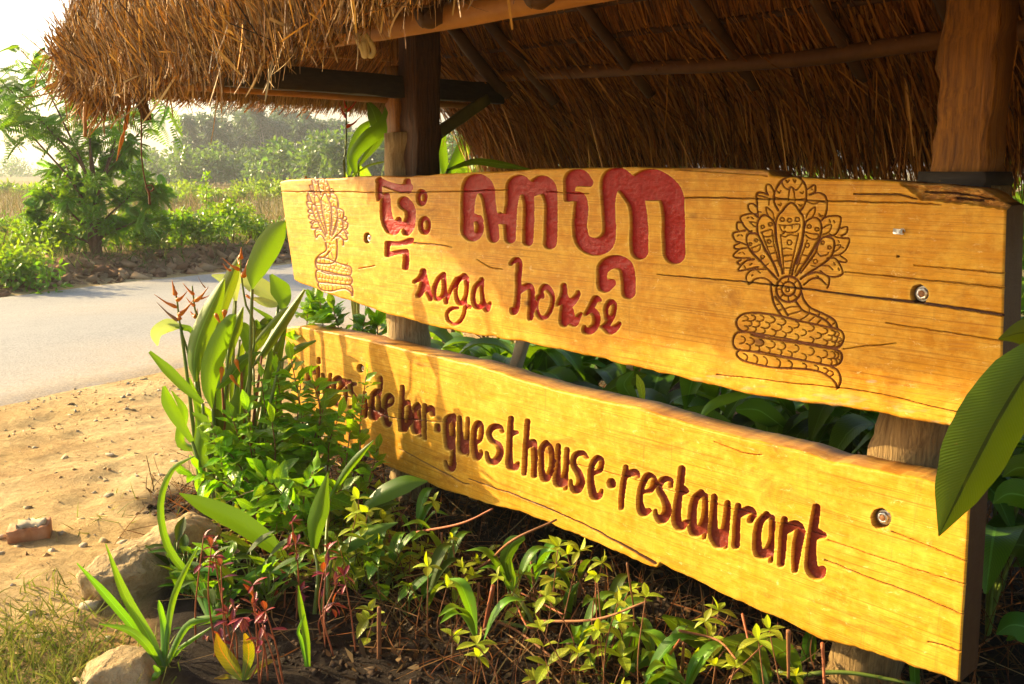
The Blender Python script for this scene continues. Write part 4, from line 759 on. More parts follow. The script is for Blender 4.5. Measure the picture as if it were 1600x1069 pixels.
dust = np.clip(1.25 * np.exp(-(mm - e0[:, None]) / 0.45) + 0.5 * np.exp(-(e1[:, None] - mm) / 0.35) + 0.3 * fbm(RX * 0.7, RY * 0.7, 51, 3) + 0.02, 0, 1)
cr = np.array([0.30, 0.29, 0.265]) * (1 - dust[..., None]) + np.array([0.5, 0.37, 0.22]) * dust[..., None]
cr = cr * (1 + 0.12 * fbm(mm * 1.5, ls[:, None] * 0.12 + mm * 0, 52, 3))[..., None]
t = NT('worn_asphalt'); a = t.attr('tint'); co = t.new('ShaderNodeTexCoord').outputs['Object']; n1 = t.noise(co, 55, 8, 0.8); n2 = t.noise(co, 6, 6, 0.65); n3 = t.noise(co, 42, 4, 0.6)
c = t.mix(t.ramp(n1, [(0.35, (0, 0, 0)), (0.65, (1, 1, 1))]), t.mix(1.0, a.outputs['Color'], (0.6, 0.6, 0.62), 'MULTIPLY'), t.mix(1.0, a.outputs['Color'], (1.3, 1.3, 1.28), 'MULTIPLY')); c = t.mix(t.ramp(n2, [(0.4, (0, 0, 0)), (0.7, (0.45, 0.45, 0.45))]), c, (0.36, 0.34, 0.31)); c = t.mix(t.ramp(n3, [(0.62, (0, 0, 0)), (0.72, (0.5, 0.5, 0.5))]), c, (0.2, 0.18, 0.16))
M_ROAD = t.fin(c, 0.9, t.bump(t.math('ADD', n1, n3), 0.5, 0.008), 0.2)
tag(mk_top('road', V, Q, M_ROAD, (0, 0, 0), colr=np.clip(cr, 0, 0.8).reshape(-1, 3)), kind='structure')

# ---- stones, brick, clods
def rock(name, label, cat, C, size, rotz, mat, seed, group=None, cuts=7, sub=4, rough=0.05, ground=True):
    r = np.random.default_rng(seed); import bmesh
    bm = bmesh.new(); bmesh.ops.create_icosphere(bm, subdivisions=sub, radius=1.0)
    V = np.array([v.co[:] for v in bm.verts]); Fc = np.array([[v.index for v in f.verts] for f in bm.faces]); bm.free()
    for _ in range(cuts):
        nn = unit(r.normal(size=3)); dd = r.uniform(0.42, 0.72); ex = V @ nn - dd; V = V - nn * np.maximum(ex, 0)[:, None] * 0.96
    V = V * (1 + rough * (fbm(V[:, 0] * 3 + 5, V[:, 1] * 3 + V[:, 2] * 2.7, seed, 4))[:, None])
    V = V * np.asarray(size) * 0.62; ca, sa = math.cos(rotz), math.sin(rotz); V = np.stack([V[:, 0] * ca - V[:, 1] * sa, V[:, 0] * sa + V[:, 1] * ca, V[:, 2]], 1)
    o = mk_top(name, V + C, Fc, mat, C, smooth=False); tag(o, label, cat, group); return o
M_STONE = plain_mat('tan_sandstone', (0.36, 0.23, 0.09), (0.7, 0.53, 0.28), 20, 0.95, 1.0, 0.05); M_STONE2 = plain_mat('pale_stone', (0.42, 0.32, 0.18), (0.6, 0.5, 0.33), 12, 0.85, 0.7, 0.02)
M_BRICK = plain_mat('fired_clay', (0.36, 0.13, 0.05), (0.55, 0.3, 0.14), 22, 0.9, 0.8, 0.01)
# long boulder set on edge along the garden bed
def prism(top, bot, name, label, cat, mat, seed, nx=26, nz=12, nd=10, depth=None):
    pass
def boulder(name, label, A, B, h, dpt, lean, mat, seed, jag=0.03):
    "boulder along A-B on the ground: noisy box with broken faces"
    A = np.asarray(A, float); B = np.asarray(B, float); t = unit(B - A); b = np.cross(Z, t); L = np.linalg.norm(B - A)
    nu, nv = 34, 34; uq = np.linspace(0, 1, nu); an = np.linspace(0, 2 * math.pi, nv, endpoint=False)
    V = []
    for q in uq:
        e = 1 - (abs(q * 2 - 1)) ** 6 * 0.55
        for a_ in an:
            c_, s_ = math.cos(a_), math.sin(a_); k_ = 1 / max(abs(c_), abs(s_)) ** 0.82
            V.append(A + t * (q * L) + b * (c_ * k_ * dpt / 2 * e + lean * (s_ * k_) * 0.5) + Z * ((s_ * k_ * 0.5 + 0.5) * h * (0.72 + 0.35 * q) * e - 0.03))
    V = np.array(V); d = fbm(V @ t * 6 + seed, V @ b * 6 + V[:, 2] * 9, seed, 4) * jag + np.round(fbm(V @ t * 3.3, V[:, 2] * 5, seed + 3, 2) * 3) / 3 * jag * 0.8
    cen = A + t * ((V - A) @ t)[:, None] + Z * h * 0.4; V = V + unit(V - cen) * d[:, None]
    i = np.arange(nu - 1)[:, None] * nv; j = np.arange(nv)[None]; j2 = (j + 1) % nv; Q = np.stack([i + j, i + j2, i + nv + j2, i + nv + j], -1).reshape(-1, 4)
    c0 = len(V); V = np.concatenate([V, V[:nv].mean(0)[None] - t * 0.01, V[-nv:].mean(0)[None] + t * 0.01]); e2 = np.arange(0, nv, 2)
    Q = np.concatenate([Q, np.stack([np.full(len(e2), c0), (e2 + 2) % nv, e2 + 1, e2], 1), np.stack([np.full(len(e2), c0 + 1), (nu - 1) * nv + e2, (nu - 1) * nv + e2 + 1, (nu - 1) * nv + (e2 + 2) % nv], 1)])
    return tag(mk_top(name, V, Q, mat, (A + B) / 2, smooth=False), label, 'boulder', None)
A = on_z(158, 938, 0.0); B = on_z(345, 868, 0.0)
def hull_rock(name, label, loc, pts, mat, seed, rough=0.012):
    "boulder with broken planes: hull of hand-placed corners, then worn and chipped"
    import bmesh
    bm = bmesh.new()
    for p in pts: bm.verts.new([float(q) for q in p])
    r = bmesh.ops.convex_hull(bm, input=bm.verts[:]); bmesh.ops.delete(bm, geom=list({g for g in r['geom_interior'] + r['geom_unused'] if isinstance(g, bmesh.types.BMVert)}), context='VERTS')
    bmesh.ops.bevel(bm, geom=bm.edges[:], offset=0.01, segments=2, affect='EDGES', profile=0.6); bmesh.ops.triangulate(bm, faces=bm.faces[:])
    for _ in range(4):
        es = [e for e in bm.edges if e.calc_length() > 0.022]
        if es: bmesh.ops.subdivide_edges(bm, edges=es, cuts=1); bmesh.ops.triangulate(bm, faces=bm.faces[:])
    bm.verts.index_update(); bm.normal_update(); V = np.array([v.co[:] for v in bm.verts]); Nn = np.array([v.normal[:] for v in bm.verts]); Fc = np.array([[v.index for v in f.verts] for f in bm.faces]); bm.free()
    q = V * 1.0; d = fbm(q[:, 0] * 9 + seed, q[:, 1] * 9 + q[:, 2] * 11, seed, 4) * rough + np.floor(fbm(q[:, 0] * 6, q[:, 2] * 9 + q[:, 1] * 5, seed + 2, 2) * 4) / 4 * rough * 0.7
    return tag(mk_top(name, V + Nn * d[:, None], Fc, mat, loc, smooth=False), label, 'boulder')
tb = unit(B - A); bb = np.cross(Z, tb); Lb = 0.47
hull_rock('boulder', 'long tan broken boulder lying along the edge of the planted bed', (A + B) / 2, [A + tb * t_ + bb * b_ + Z * z_ for t_, b_, z_ in ((0.02, -0.07, -0.04), (0.0, 0.1, -0.04), (Lb, -0.06, -0.04), (Lb, 0.14, -0.04), (-0.04, 0.02, 0.11), (0.02, -0.05, 0.1), (-0.03, 0.1, 0.09), (0.15, -0.1, 0.08), (0.19, -0.05, 0.145), (0.15, 0.11, 0.13), (0.3, -0.1, 0.09), (0.3, -0.03, 0.175), (Lb, -0.05, 0.14), (Lb - 0.04, 0.06, 0.19), (0.25, -0.09, -0.03))], M_STONE, 5, 0.034)
C = on_z(188, 1062, 0.0)
hull_rock('boulder', 'squat tan boulder partly buried beside the strap-leaved lily', C, [C + np.array(p) for p in ((-0.13, -0.1, -0.05), (0.12, -0.1, -0.05), (-0.12, 0.1, -0.05), (0.13, 0.1, -0.05), (-0.11, 0.02, 0.045), (-0.04, -0.08, 0.07), (-0.01, 0.05, 0.095), (0.08, 0.0, 0.09), (0.1, -0.06, 0.05), (0.1, 0.08, 0.06))], M_STONE, 12)
# broken brick
C = on_z(45, 836, -0.015); C[2] = float(gheight(C[0], C[1])) - 0.008; bx_ = thing('broken_brick', 'broken orange clay brick lying on the dirt verge', 'brick', C)
t1 = unit([0.93, 0.36, 0]); mk('block', *timber(C - t1 * 0.075 + Z * 0.032, C + t1 * 0.085 + Z * 0.036, 0.105, 0.06, np.cross(Z, t1), 12, 0.08, 0.0025), M_BRICK, bx_, smooth=False)
mk('mortar', *timber(C - t1 * 0.04 + Z * 0.066, C + t1 * 0.07 + Z * 0.07, 0.075, 0.018, np.cross(Z, t1), 9, 0.5, 0.006), M_STONE2, bx_, smooth=False)
for i, (x, y, s, lb_) in enumerate(((142, 938, 0.05, 'pale fist-sized stone beside the end of the long boulder'), (48, 948, 0.03, 'small pale stone near the grass tuft on the verge'), (172, 700, 0.035, 'small pale stone on the verge'), (60, 988, 0.022, 'pebble in the thin grass'), (255, 815, 0.03, 'pale stone lying against the top of the long boulder'), (190, 836, 0.035, 'flat cream stone on the dirt above the long boulder'), (130, 845, 0.025, 'cream chip between the brick and the long boulder'), (2, 830, 0.03, 'grey stone beside the broken brick'), (170, 769, 0.03, 'flat grey stone on the open verge'))):
    C = on_z(x, y, s * 0.25); C[2] = float(gheight(C[0], C[1])) + s * 0.12; rock('stone', lb_, 'stone', C, (s * 1.6, s * 1.2, s * (0.45 if 'flat' in lb_ else 0.8)), i * 1.3, M_STONE2, 60 + i, 'stones on the verge', 7, 2)
# clods and gravel: nobody could count them
def clods(name, n, fx, smin, smax, cols, seed):
    r = np.random.default_rng(seed); base = np.array([(1, 0, 0), (-1, 0, 0), (0, 1, 0), (0, -1, 0), (0, 0, 1), (0, 0, -1)], float); fc = np.array([(0, 2, 4), (2, 1, 4), (1, 3, 4), (3, 0, 4), (2, 0, 5), (1, 2, 5), (3, 1, 5), (0, 3, 5)])
    P = fx(n); n = len(P); s = smin + (smax - smin) * r.random(n) ** 3; V = base[None] * s[:, None, None] * r.uniform(0.5, 1.2, (n, 6, 3)) + r.normal(size=(n, 6, 3)) * s[:, None, None] * 0.35; V[..., 2] *= 0.7
    V = V + P[:, None]; Fc = fc[None] + (np.arange(n) * 6)[:, None, None]
    return tag(mk_top(name, V.reshape(-1, 3), Fc.reshape(-1, 3), M_CLOD, (0, 0, 0), colr=np.repeat(rand_tint(n, cols, 0.2), 6, 0), smooth=False), kind='stuff')
M_CLOD = tint_mat('dry_clods', 0.95, 0.15)
def on_verge(n):
    x = rng.uniform(-5.5, 0.0, n); y = rng.uniform(2.0, 9.0, n); m = rm(x, y); k = (m < ROAD0 + 0.35) & (m > 1.0) & (bedmask(x, y) < 0.3) & (rng.random(n) < 0.35 + 0.65 * sstep(0, 0.3, fbm(x * 1.5, y * 1.5, 71, 3)))
    x, y = x[k], y[k]; return np.stack([x, y, gheight(x, y)], 1)
tag(clods('gravel', 13000, on_verge, 0.002, 0.016, [(0.5, 0.32, 0.14), (0.36, 0.2, 0.08), (0.6, 0.47, 0.28), (0.26, 0.15, 0.07)], 5), 'loose clods and gravel scattered over the dirt verge', 'gravel')
tag(clods('stone_chips', 5000, on_verge, 0.003, 0.026, [(0.6, 0.5, 0.34), (0.5, 0.38, 0.2), (0.42, 0.36, 0.28)], 8), 'pale stone chips strewn over the dirt verge', 'gravel')
def on_bank(n):
    l = rng.uniform(-2, 26, n); mq = ROAD1 + rng.gamma(2.0, 0.28, n); x = l * RD[0] + mq * MD[0]; y = l * RD[1] + mq * MD[1]; return np.stack([x, y, gheight(x, y)], 1)
tag(clods('bank_clods', 5000, on_bank, 0.015, 0.13, [(0.3, 0.16, 0.08), (0.2, 0.1, 0.05), (0.38, 0.24, 0.12)], 6), 'lumps of turned brown earth along the far road bank', 'earth')
# ================================================================ beyond the road
def LM(name, base, tip=None, **kw): return leaf_mat(name, base, tip, **kw)
M_FLAME = LM('feathery_leaf', (0.085, 0.18, 0.01), (0.16, 0.27, 0.014), tint=True, trans=0.42, veinamt=0.0, vary=0.5)
M_BUSH = LM('roadside_leaf', (0.085, 0.17, 0.014), (0.15, 0.26, 0.02), tint=True, trans=0.5, veinamt=0.0, vary=0.5)
M_MIDB = LM('yellow_green_leaf', (0.12, 0.18, 0.02), (0.2, 0.26, 0.03), tint=True, trans=0.45, veinamt=0.0, vary=0.5)
M_EUC = LM('tall_tree_leaf', (0.022, 0.06, 0.032), (0.04, 0.085, 0.04), tint=True, trans=0.35, veinamt=0.0, vary=0.5); M_ROUND = LM('round_tree_leaf', (0.045, 0.095, 0.018), (0.07, 0.13, 0.025), tint=True, trans=0.4, veinamt=0.0, vary=0.5)
M_BARK = plain_mat('brown_bark', (0.12, 0.055, 0.025), (0.22, 0.12, 0.06), 14, 0.9, 0.8, 0.02, (3, 3, 0.6)); M_BARKP = plain_mat('pale_bark', (0.3, 0.25, 0.18), (0.48, 0.42, 0.33), 6, 0.85, 0.4, 0.02, (3, 3, 0.6))
def gz(P): P = np.array(P, float); P[2] = float(gheight(P[0], P[1])); return P
def leaf_cloud(cents, rads, n, L, W, squash=0.8, up=0.3, out=0.6):
    "leaves spread through several clumps; returns blades arrays"
    cents = np.asarray(cents); rads = np.asarray(rads, float); p = rads ** 2 / np.sum(rads ** 2); k = rng.choice(len(cents), n, p=p)
    d = rdir(n); r = rng.random(n) ** 0.45; P = cents[k] + d * (rads[k] * r)[:, None] * [1, 1, squash]
    D = unit(d * out + rng.normal(size=(n, 3)) * 0.6 + np.array([0, 0, up])); l = rng.uniform(L * 0.6, L * 1.3, n)
    tint = np.repeat((0.15 + 0.85 * rng.random(n))[:, None], 3, 1) * (0.75 + 0.25 * rng.random(len(cents)))[k][:, None]
    return blades(P, D, rdir(n), l, W * rng.uniform(0.7, 1.3, n), np.tile([0, 0, -0.15 * L], (n, 1)), 2, 'leaf', tint, 0.25)
def crown(parent, sets, mat, name='crown'):
    Vs, Qs, uvs, Cs = [], [], [], []; n = 0
    for V, Q, uv, c in sets: Vs.append(V); Qs.append(Q + n); uvs.append(uv); Cs.append(c); n += len(V)
    return mk(name, np.concatenate(Vs), np.concatenate(Qs), mat, parent, uv=np.concatenate(uvs), colr=np.concatenate(Cs))
def limbs(parent, base, tips, r0, mat, name='trunk', lean=0.0, fork=0.45):
    parts = []
    for i, tp in enumerate(tips):
        tp = np.asarray(tp, float); mid = base + (tp - base) * fork * np.array([0.35, 0.35, 1]) + rng.normal(size=3) * 0.03 * np.linalg.norm(tp - base)
        r = r0 if i == 0 else r0 * 0.55; parts.append(tube(curve(np.array([base - Z * 0.08, base + (mid - base) * 0.5, mid, tp]), 14), np.linspace(r, r * 0.16, 14), 7, rough=0.04))
    return mk(name, *join(parts), mat, parent)
def bush(px, py, m_off, rx, rz, n, L, W, mat, name, label, cat='shrub', group=None, P=None, squash=None, up=0.3, clumps=9):
    C = gz(P if P is not None else on_z(px, py, 0.2)); t = thing(name, label, cat, C, group)
    cs = [C + np.array([rng.normal() * rx * 0.45, rng.normal() * rx * 0.45, rz * rng.uniform(0.25, 0.85)]) for _ in range(clumps)]; rs = [rx * rng.uniform(0.3, 0.55) for _ in cs]
    crown(t, [leaf_cloud(cs, rs, n, L, W, 0.8, up)], mat, 'foliage'); limbs(t, C, cs[:5], 0.012 + rx * 0.012, M_BARK, 'stems'); return t
# young feathery tree on the far bank
TB = gz(on_z(152, 398, 0.25)); YD = TB[1]
ft = thing('feathery_tree', 'young feathery-leaved tree with dense green crown on the far road bank', 'tree', TB)
def px3(x, y, dy=0.0): return at_y(x, y, YD + dy)
tips = [(140, 215, 0), (75, 300, -.2), (220, 290, .1), (60, 110, -.1), (5, 130, -.3), (130, 160, .2), (250, 170, .3), (180, 230, -.3), (100, 250, .3), (230, 340, -.2), (60, 350, .2), (20, 180, 0.1), (190, 190, 0.2)]
T3 = [px3(*t_) for t_ in tips]; limbs(ft, TB, T3, 0.085, M_BARK)
fr_c = []; 
for x, y in ((88, 268), (120, 248), (150, 222), (188, 246), (218, 278), (232, 312), (66, 306), (104, 312), (150, 300), (192, 312), (96, 350), (140, 352), (182, 350), (222, 340), (70, 345), (164, 268), (128, 284), (205, 225), (52, 330), (246, 300)):
    cc_ = px3(x, y, rng.normal() * 0.35)
    for k in range(34): fr_c.append((cc_ + rng.normal(size=3) * 0.04, unit(rng.normal(size=3) * [1, 1, 0.8] + np.array([-0.15, 0, 0.1])), rng.uniform(0.16, 0.32)))
for (x, y, dy), cnt in (((60, 110, -.1), 24), ((8, 140, -.3), 30), ((30, 190, .1), 34), ((90, 190, 0), 26), ((135, 165, .2), 30), ((250, 175, .3), 14), ((190, 195, .2), 26), ((20, 100, -.1), 14), ((5, 200, 0), 18)):
    for k in range(int(cnt * 1.4)):
        c = px3(x + rng.normal() * 24, y + rng.normal() * 16, dy + rng.normal() * 0.25); d = unit(np.array([rng.normal() - 0.3, rng.normal(), rng.normal() * 0.5 - 0.05])); fr_c.append((c, d, rng.uniform(0.25, 0.45)))
Pq, Dq, Sq, Lq, Wq, Bq, Tq = [], [], [], [], [], [], []
for c, d, L in fr_c:
    s = unit(np.cross(d, Z) + rng.normal(size=3) * 0.55); g = 0.15 + 0.85 * rng.random()
    for t_ in np.linspace(0.1, 1, 12):
        p = c + d * L * t_ - Z * 0.35 * L * t_ ** 2
        for sg in (-1, 1):
            Pq.append(p); Dq.append(s * sg + d * 0.45 - Z * 0.25); Sq.append(d); Lq.append(0.34 * L * math.sin(math.pi * (0.15 + 0.78 * t_))); Wq.append(0.06 * L + 0.008); Tq.append(g)
    Pq.append(c); Dq.append(d); Sq.append(s); Lq.append(L); Wq.append(0.007); Tq.append(0.2)
Tq = np.repeat(np.array(Tq)[:, None], 3, 1); n = len(Pq)
crown(ft, [blades(np.array(Pq), np.array(Dq), np.array(Sq), np.array(Lq), np.array(Wq), np.tile([0, 0, -0.015], (n, 1)), 2, 'leaf', Tq), leaf_cloud([px3(148 + rng.normal() * 42, 300 + rng.normal() * 34, rng.normal() * 0.3) for _ in range(24)], rng.uniform(0.1, 0.2, 24), 2000, 0.1, 0.04)], M_FLAME)
# hedge of leafy roadside shrubs, each its own
hb = [(8, 402), (40, 398), (75, 404), (105, 396), (20, 425), (55, 428), (190, 398), (225, 394), (255, 392), (285, 390), (312, 388), (340, 386), (365, 384), (392, 381), (418, 380), (440, 376), (205, 380), (270, 378), (330, 376), (390, 372), (0, 375), (35, 372), (90, 375)]
for i, (x, y) in enumerate(hb):
    z0 = 0.2; C = on_z(x, y, z0); tone = 'yellow-green' if i % 3 == 1 else 'bright green'; spot = 'low on the bank beside the road' if y > 410 else 'on the bank left of the feathery tree' if x < 130 else 'beside the feathery tree trunk' if x < 235 else 'between feathery tree and weed spire' if x < 300 else 'at the foot of the weed spire' if x < 350 else 'nearest the far end of the sign'; lbl = tone + ' leafy shrub ' + spot + ('' if y > 381 else ', in back row')
    bush(x, y, 0, 0.3 + 0.25 * rng.random(), (0.35 if y > 410 else 0.3 + 0.7 * rng.random() ** 1.5), 560, 0.06 + 0.05 * rng.random(), 0.03 + 0.025 * rng.random(), M_MIDB if i % 3 == 1 else M_BUSH, 'roadside_shrub', lbl, 'shrub', 'roadside shrubs', P=C)
# tall leafy weed spike
C = gz(on_z(322, 378, 0.2)); wsp = thing('tall_weed', 'tall bright green leafy weed spire rising above the roadside shrubs', 'weed', C)
cs = [C + np.array([rng.normal() * 0.05, rng.normal() * 0.05, h]) for h in np.linspace(0.1, 1.25, 10)]; crown(wsp, [leaf_cloud(cs, np.linspace(0.24, 0.06, 10), 420, 0.1, 0.04)], M_BUSH, 'foliage'); limbs(wsp, C, [cs[-1]], 0.012, M_BARK, 'stem')
M_GRASS = tint_mat('dry_field_grass', 0.8, 0.2, 0.35)
def grass(name, label, n, fx, h, w, cols, kind='stuff', lean=0.25, seg=2):
    P = fx(n); n = len(P); D = unit(rng.normal(size=(n, 3)) * lean + Z); hh = rng.uniform(h[0], h[1], n); bend = rng.normal(size=(n, 3)) * 0.18 * hh[:, None]; bend[:, 2] = -0.1 * hh
    V, Q, uv, c = blades(P, D, rdir(n), hh, rng.uniform(w[0], w[1], n), bend, seg, 'grass', rand_tint(n, cols, 0.2)); return tag(mk_top(name, V, Q, M_GRASS, (0, 0, 0), colr=c), label, 'grass', None, kind)
def on_field(n):
    x = rng.uniform(-45, 20, n); m_ = ROAD1 + 2.6 + rng.random(n) ** 1.6 * 45; l = (x - m_ * MD[0]) / RD[0]; y = l * RD[1] + m_ * MD[1]; k = (y > 12) & (y < 75); x, y = x[k], y[k]; return np.stack([x, y, gheight(x, y)], 1)
grass('field_grass', 'tall dry olive grass covering the field beyond the shrubs', 60000, on_field, (0.3, 0.75), (0.012, 0.04), [(0.2, 0.17, 0.045), (0.27, 0.22, 0.08), (0.13, 0.15, 0.03), (0.3, 0.2, 0.09)])
def on_bank2(n):
    l = rng.uniform(-3, 30, n); m_ = ROAD1 + 0.35 + rng.gamma(2.0, 0.7, n); x = l * RD[0] + m_ * MD[0]; y = l * RD[1] + m_ * MD[1]; return np.stack([x, y, gheight(x, y)], 1)
grass('bank_grass', 'short mixed grass and weeds on the far road bank', 9000, on_bank2, (0.06, 0.3), (0.006, 0.02), [(0.12, 0.19, 0.02), (0.2, 0.2, 0.05), (0.08, 0.13, 0.015)], lean=0.5)
# yellow-green thicket across the field
for i in range(17):
    x = 225 + i * 24 + rng.normal() * 6; Y = 42 + rng.uniform(-6, 12); P = at_y(x, 300, Y); bush(x, 300, 0, rng.uniform(0.8, 1.3), rng.uniform(0.35, 0.8), 520, 0.24, 0.1, M_MIDB, 'thicket_shrub', 'yellow-green shrub in the thicket across the field', 'shrub', 'thicket across the field', P=P, clumps=7)
for i in range(5):
    x = -10 + i * 26; Y = 50 + rng.uniform(-6, 10); bush(x, 300, 0, 1.2, 0.4, 380, 0.3, 0.12, M_MIDB, 'thicket_shrub', 'low shrub at the field edge left of the feathery tree', 'shrub', 'thicket left of the feathery tree', P=at_y(x, 300, Y), clumps=6)
# far belt of trees
def far_tree(x, ytop, Y, w, kind, label, n=1500, group=None):
    C = gz(at_y(x, 285, Y)); H = float(at_y(x, ytop, Y)[2]) - C[2]; wm = w / F * Y; t = thing('tall_tree' if kind == 'euc' else 'round_tree', label, 'tree', C, group); cs, rs = [], []
    if kind == 'euc':
        for k in range(15):
            h = rng.uniform(0.38, 0.96); cs.append(C + np.array([rng.normal() * wm * 0.28 * (1.25 - h), rng.normal() * wm * 0.28, h * H])); rs.append(wm * rng.uniform(0.12, 0.24))
        crown(t, [leaf_cloud(cs, rs, int(n * 1.7), 0.5, 0.2, 0.9, -0.2)], M_EUC); limbs(t, C, [C + Z * H * 0.97] + cs[:6], 0.006 * H + 0.06, M_BARKP, fork=0.6)
    else:
        for k in range(13): cs.append(C + np.array([rng.normal() * wm * 0.3, rng.normal() * wm * 0.3, H * rng.uniform(0.3, 0.85)])); rs.append(wm * rng.uniform(0.2, 0.34))
        crown(t, [leaf_cloud(cs, rs, n, 0.5, 0.24, 0.85, 0.2)], M_ROUND); limbs(t, C, cs[:6], 0.015 * H + 0.06, M_BARK)
for i, (x, yt, w_) in enumerate(((300, 190, 60), (325, 180, 64), (352, 176, 60), (380, 182, 60), (405, 174, 62), (430, 180, 58), (455, 176, 60), (480, 184, 56), (505, 190, 56), (530, 196, 60), (345, 200, 56), (395, 195, 60), (445, 198, 60))): far_tree(x, yt - 14, 105 + (i * 7) % 23, w_ * 0.9, 'euc', 'tall thin-crowned grey-green tree in the far belt', 1500, 'tall trees of the far belt')
for i, (x, yt, w_, Y) in enumerate(((222, 232, 50, 120), (262, 240, 70, 95), (300, 228, 80, 90), (345, 236, 70, 88), (385, 240, 80, 92), (425, 232, 70, 84), (470, 222, 90, 74), (512, 206, 90, 70), (555, 215, 90, 68), (600, 225, 90, 72), (650, 212, 100, 76), (700, 205, 110, 66), (745, 200, 110, 62))): far_tree(x, yt, Y, w_, 'round', 'rounded green tree under the tall trees of the far belt', 1500, 'rounded trees of the far belt')
for i, (x, yt, w_, Y) in enumerate(((18, 252, 50, 190), (-20, 262, 60, 200), (52, 272, 50, 210), (100, 268, 60, 230), (190, 255, 60, 210))): far_tree(x, yt, Y, w_, 'round', 'hazy far tree left of the tall belt across the field', 900, 'hazy far trees')
# garden thicket behind the shelter
for i, (x, Y, r, h) in enumerate(((700, 7.4, 0.8, 1.8), (760, 7.0, 0.8, 1.9), (830, 7.5, 0.9, 1.6), (920, 7.2, 0.9, 1.7), (1010, 7.0, 0.9, 1.5), (1110, 7.0, 0.9, 1.7), (1210, 6.6, 0.9, 1.6), (1320, 6.4, 0.9, 1.5), (1440, 6.2, 0.9, 1.6), (1560, 6.0, 0.9, 1.5), (1690, 5.8, 0.9, 1.6))):
    bush(x, 300, 0, r, h, 900, 0.16, 0.06, M_MIDB if i < 2 else M_BUSH, 'garden_shrub', 'leafy yellow-green garden shrub behind the far post of the shelter' if i < 2 else 'leafy garden shrub behind the back eave of the shelter', 'shrub', 'shrubs behind the shelter', P=at_y(x, 300, Y), clumps=10)
# ================================================================ planted bed round the sign
GREEN = leaf_mat('broad_leaf', (0.075, 0.18, 0.012), (0.12, 0.24, 0.015), under=(0.095, 0.2, 0.014), vein=46, veinamt=0.35, trans=0.42, rough=0.33)
DEEP = leaf_mat('deep_green_leaf', (0.04, 0.09, 0.006), (0.06, 0.12, 0.007), vein=40, veinamt=0.3, trans=0.4, rough=0.45, spec=0.15, vary=0.5)
ROLL = leaf_mat('rolled_leaf', (0.085, 0.145, 0.014), (0.14, 0.19, 0.022), vein=70, veinamt=0.18, trans=0.3, rough=0.4)
PALE = leaf_mat('pale_leaf_back', (0.34, 0.42, 0.13), (0.45, 0.5, 0.2), vein=50, veinamt=0.12, trans=0.3, rough=0.4, rib=(0.4, 0.45, 0.2))
STRAP = leaf_mat('strap_leaf', (0.09, 0.22, 0.015), (0.14, 0.28, 0.02), vein=2, veinamt=0.05, trans=0.4, rough=0.35)
SHRUB = leaf_mat('fresh_shrub_leaf', (0.13, 0.28, 0.012), (0.21, 0.38, 0.02), vein=9, veinamt=0.22, trans=0.45, rough=0.35, vary=0.35)
WEED = leaf_mat('yellow_weed_leaf', (0.26, 0.32, 0.02), (0.34, 0.38, 0.035), vein=8, veinamt=0.25, trans=0.45, rough=0.42, vary=0.3)
MAGENTA = leaf_mat('magenta_leaf', (0.11, 0.008, 0.02), (0.3, 0.01, 0.04), vein=7, veinamt=0.2, trans=0.3, rough=0.35, vary=0.5, rib=(0.5, 0.1, 0.12))
CORDY = leaf_mat('red_edged_leaf', (0.1, 0.16, 0.01), (0.34, 0.09, 0.008), vein=14, veinamt=0.3, trans=0.4, rough=0.35, rib=(0.55, 0.16, 0.03))
DRYL = leaf_mat('dry_brown_leaf', (0.24, 0.12, 0.035), (0.34, 0.2, 0.07), vein=10, veinamt=0.3, trans=0.2, rough=0.7, vary=0.6)
M_BRACT = plain_mat('orange_bract', (0.58, 0.14, 0.008), (0.72, 0.25, 0.02), 30, 0.4, 0.2, 0.003); M_BRACTR = plain_mat('red_bract', (0.45, 0.03, 0.008), (0.6, 0.08, 0.015), 30, 0.4, 0.2, 0.003); M_BRACTB = plain_mat('faded_bract', (0.25, 0.13, 0.06), (0.4, 0.22, 0.1), 30, 0.6)
M_STEMG = plain_mat('green_stem', (0.10, 0.16, 0.02), (0.2, 0.25, 0.04), 20, 0.45, 0.2, 0.003); M_STEMB = plain_mat('brown_twig', (0.17, 0.06, 0.02), (0.3, 0.13, 0.045), 30, 0.7, 0.4, 0.003); M_STEMR = plain_mat('reddish_stem', (0.25, 0.06, 0.02), (0.36, 0.12, 0.04), 24, 0.6, 0.3, 0.003)

